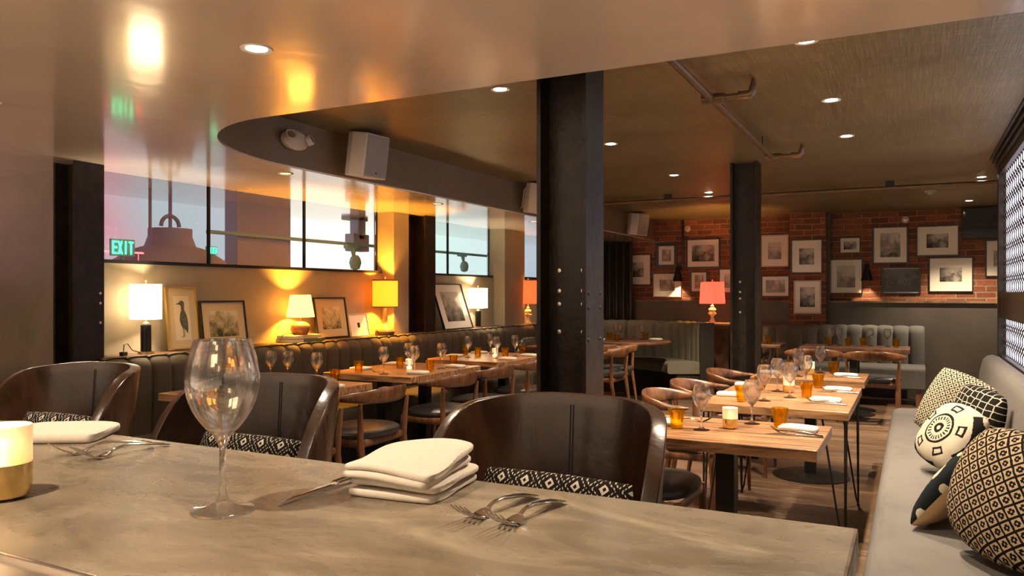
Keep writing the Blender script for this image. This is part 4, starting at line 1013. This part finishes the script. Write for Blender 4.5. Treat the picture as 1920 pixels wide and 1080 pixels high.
obj('base', lathe(NB(), [(0,0),(.06,0),(.058,-.02),(0,-.02)], 28), m_whiteplastic, t, True); obj('sensor', lathe(NB(), [(0,-.02),(.035,-.02),(.028,-.045),(0,-.048)], 24), m_whiteplastic, t, True)
for x,z,l in ((-2.98,2.32,'small round white sensor on the brick wall left of the far column'),(-.09,2.33,'small round white sensor on the brick wall above the tall grey photo')):
    t = E('wall_sensor', l, 'sensor', (x,11.5,z)); o = obj('ring', lathe(NB(), [(.022,0),(.045,0),(.043,.015),(.024,.018),(.022,0)], 28), m_whiteplastic, t, True); o.rotation_euler = (R(90),0,0)
    o = obj('core', lathe(NB(), [(0,.012),(.022,.008),(.022,0)], 20), m_rivet, t, True); o.rotation_euler = (R(90),0,0)
cd = tag(obj('wall_conduit', B(-3.065,-3.035,11.47,11.499,1.75,ZC), m_fblack), 'dark vertical conduit on the brick wall above the left sconce', 'conduit')
def sconce(x, z, label):
    t = E('wall_sconce', label, 'wall lamp', (x,11.5,z))
    obj('arm', tube(NB(), [(0,0,.12),(0,-.05,.12),(0,-.10,.11)], .007, 8), m_black, t, True)
    obj('mounting_plate', B(-.03,.03,-.012,0,.08,.16,.002), m_black, t)
    obj('lamp_shade', lathe(NB(), [(.012,.12),(.018,.12),(.075,-.10),(.073,-.10),(.014,.11)], 28, (0,-.11,0)), m_black, t, True)
    l = bpy.data.lights.new('sconce_beam','SPOT'); l.energy = 9; l.color = (1,.72,.42); l.spot_size = R(75); l.spot_blend = .4; l.shadow_soft_size = .015
    lo = bpy.data.objects.new('beam', l); COL.objects.link(lo); lo.parent = t; lo.location = (0,-.11,-.06)
sconce(-3.10,1.64,'black cone wall sconce left of the small black portrait')
sconce(-.55,1.63,'black cone wall sconce between the round tree photo and the night photo')
t = E('television','black flat television mounted high at the right end of the brick wall','television',(1.05,11.40,2.24))
obj('body', B(-.50,.50,-.02,.03,-.20,.20,.004), m_matte, t); obj('screen', B(-.485,.485,-.023,-.02,-.18,.185), M('dark_screen',(.008,.008,.009),.08), t); obj('bracket', B(-.1,.1,.03,.10,-.1,.1), m_black, t)
obj('indicator', B(.30,.308,-.025,-.023,-.06,-.054), emit('led',(1,1,1),3), t)
# curtain left of the brick wall
bm = NB(); ring0 = []; ring1 = []
for i in range(161):
    u = i/160; x = -4.55+.78*u; y = 11.30+.035*math.sin(u*2*PI*7); ring0.append(bm.verts.new((x,y,.02))); ring1.append(bm.verts.new((x,y,2.14)))
for i in range(160): bm.faces.new((ring0[i],ring0[i+1],ring1[i+1],ring1[i]))
cu = obj('curtain', bm, m_curtain, None, True); solid(cu, .006, 0); tag(cu, 'dark green pleated floor-length curtain at the left end of the brick wall', 'curtain')

# ------------------------------------------------------------ behind the windows: signs, and reflections built as solid silhouettes
m_sil = M('grey_violet_haze_tint',(.46,.42,.54),.8); m_silg = M('grey_green_haze_tint',(.34,.50,.48),.8)  # pale tints paint the haze of faint glass reflections onto solid shapes
for yy in (4.2,5.9,7.8,9.8):  # fill lights added behind the glass to brighten the silhouettes
    l = bpy.data.lights.new('outer_fill_light','AREA'); l.shape = 'RECTANGLE'; l.size = .1; l.size_y = 1.5; l.energy = 130; l.color = (.97,.95,1)
    lo = bpy.data.objects.new('outer_fill_light', l); COL.objects.link(lo); lo.location = (-4.76,yy,2.22); lo.rotation_euler = (0,R(50),0)
m_exit = emit('exit_green',(.05,1,.42),1.6); m_exitb = M('exit_sign_body',(.35,.62,.50),.5)
def exit_sign(y, z, w, h, label, mirror=False, x=-4.80):
    t = E('exit_sign', label, 'exit sign', (x,y,z))
    obj('body', B(-.012,0,-w/2,w/2,-h/2,h/2,.003), m_exitb, t)
    bm = NB(); lw = w*.19; st = lw*.30; H_ = h*.38; x0, x1 = 0, .003
    def bar(a,b,c,d): box(bm,x0,x1,min(a,b),max(a,b),c,d)
    sgn = -1 if mirror else 1                      # seen from +X, text runs toward +Y
    cs = [sgn*(-1.5+i)*w*.225 for i in range(4)]
    c = cs[0]-sgn*lw*0; bar(c-sgn*lw/2,c-sgn*lw/2+sgn*st,-H_,H_)
    for zz in (-H_,-st/2,H_-st): bar(c-sgn*lw/2,c+sgn*lw/2,zz,zz+st)
    c = cs[1]
    for s in (-1,1):
        xprism(bm, [(c-s*lw/2,-H_),(c-s*lw/2+st*s,-H_),(c+s*lw/2,H_),(c+s*lw/2-st*s,H_)] if s>0 else [(c+lw/2,-H_),(c+lw/2-st,-H_),(c-lw/2,H_),(c-lw/2+st,H_)], x0, x1)
    c = cs[2]; bar(c-st/2,c+st/2,-H_,H_)
    c = cs[3]; bar(c-st/2,c+st/2,-H_,H_); bar(c-lw/2,c+lw/2,H_-st,H_)
    obj('lettering', bm, m_exit, t); obj('stand', B(-.01,-.002,-.01,.01,1.565-z,-h/2), m_silg, t); return t
exit_sign(3.515,1.672,.185,.115,'glowing green EXIT sign behind the first window pane')
exit_sign(4.275,1.69,.105,.062,'reflection of a small green EXIT sign, modelled behind the first mullion',True)  # mirrored letters model another exit sign's reflection in the glass
_nb = tube(NB(), [(-4.86,3.30,1.645),(-4.86,3.72,1.645)], .006, 8)
for _y in (3.34,3.68): tube(_nb, [(-4.86,_y,1.565),(-4.86,_y,1.645)], .002, 6)
tag(obj('neon_tube', _nb, emit('red_neon',(1,.08,.08),2.5), None, True), 'thin red neon tube glowing behind the EXIT sign', 'neon light')
def pendant(y,z,r,label):
    t = E('pendant_reflection', label, 'pendant lamp', (-5.31,y,z))
    obj('rod', tube(NB(), [(0,0,.20),(0,0,.62)], .014, 8), m_sil, t)
    obj('lamp_shade', lathe(NB(), [(r,0),(r*.93,.05),(r*.62,.14),(r*.42,.17),(r*.36,.25),(r*.36,.31),(.03,.32)], 36), m_sil, t, True)
    obj('yoke', tube(NB(), [(0,.085*math.cos(R(a)),.33+.085*math.sin(R(a))) for a in range(0,181,15)], .016, 8), m_sil, t, True)
pendant(4.31,1.567,.46,'reflected dome pendant lamp with ring yoke, modelled behind the first window')
tag(obj('rod_reflection', tube(NB(), [(-5.15,4.0,1.80),(-5.15,4.0,2.6)], .012, 8), m_sil), 'reflected thin rod left of the dome pendant, modelled behind the window', 'rod')
tr = E('rail_reflection','reflected horizontal track rail, modelled behind the window bays','rail',(-5.1,6.5,1.862))
obj('rail', B(-.02,.02,-2.0,3.2,-.014,.014), m_silg, tr)
def track(y,z,label,s=1):
    t = E('spotlight_reflection', label, 'track light', (-5.05,y,z)); t.scale = (s,)*3
    obj('adapter', B(-.03,.03,-.11,.07,-.045,-.006,.01), m_silg, t); obj('arm', tube(NB(), [(0,.0,-.03),(0,.02,-.13)], [.03,.016], 10), m_silg, t)
    o = obj('head', lathe(NB(), [(0,-.075),(.045,-.06),(.062,.0),(.05,.05),(.03,.075),(0,.08)], 24, (0,.04,-.185)), m_silg, t, True)
track(6.28,1.855,'greenish reflected track spotlight modelled behind the third pane of the first window')
track(7.62,1.862,'greenish reflected track spotlight modelled behind the second window bay, left one',.9)
track(8.45,1.862,'greenish reflected track spotlight modelled behind the second window bay, right one',.9)
bm = NB(); box(bm,-5.26,-5.14,6.35,6.65,2.12,2.26); box(bm,-5.26,-5.14,6.49,6.61,1.92,2.2); box(bm,-5.26,-5.14,6.41,6.67,1.80,1.98)
tag(bevel(obj('fixture_reflection', bm, m_sil), .01), 'blocky reflected ceiling fixture, modelled behind the right end of the first window', 'ceiling fixture')
struct('wall_outer_pier', B(-5.3,-5.15,4.86,5.50,1.45,2.8), m_sil)
struct('ceiling_outer', B(-5.7,-4.72,3.2,13,2.26,2.30), m_sil)
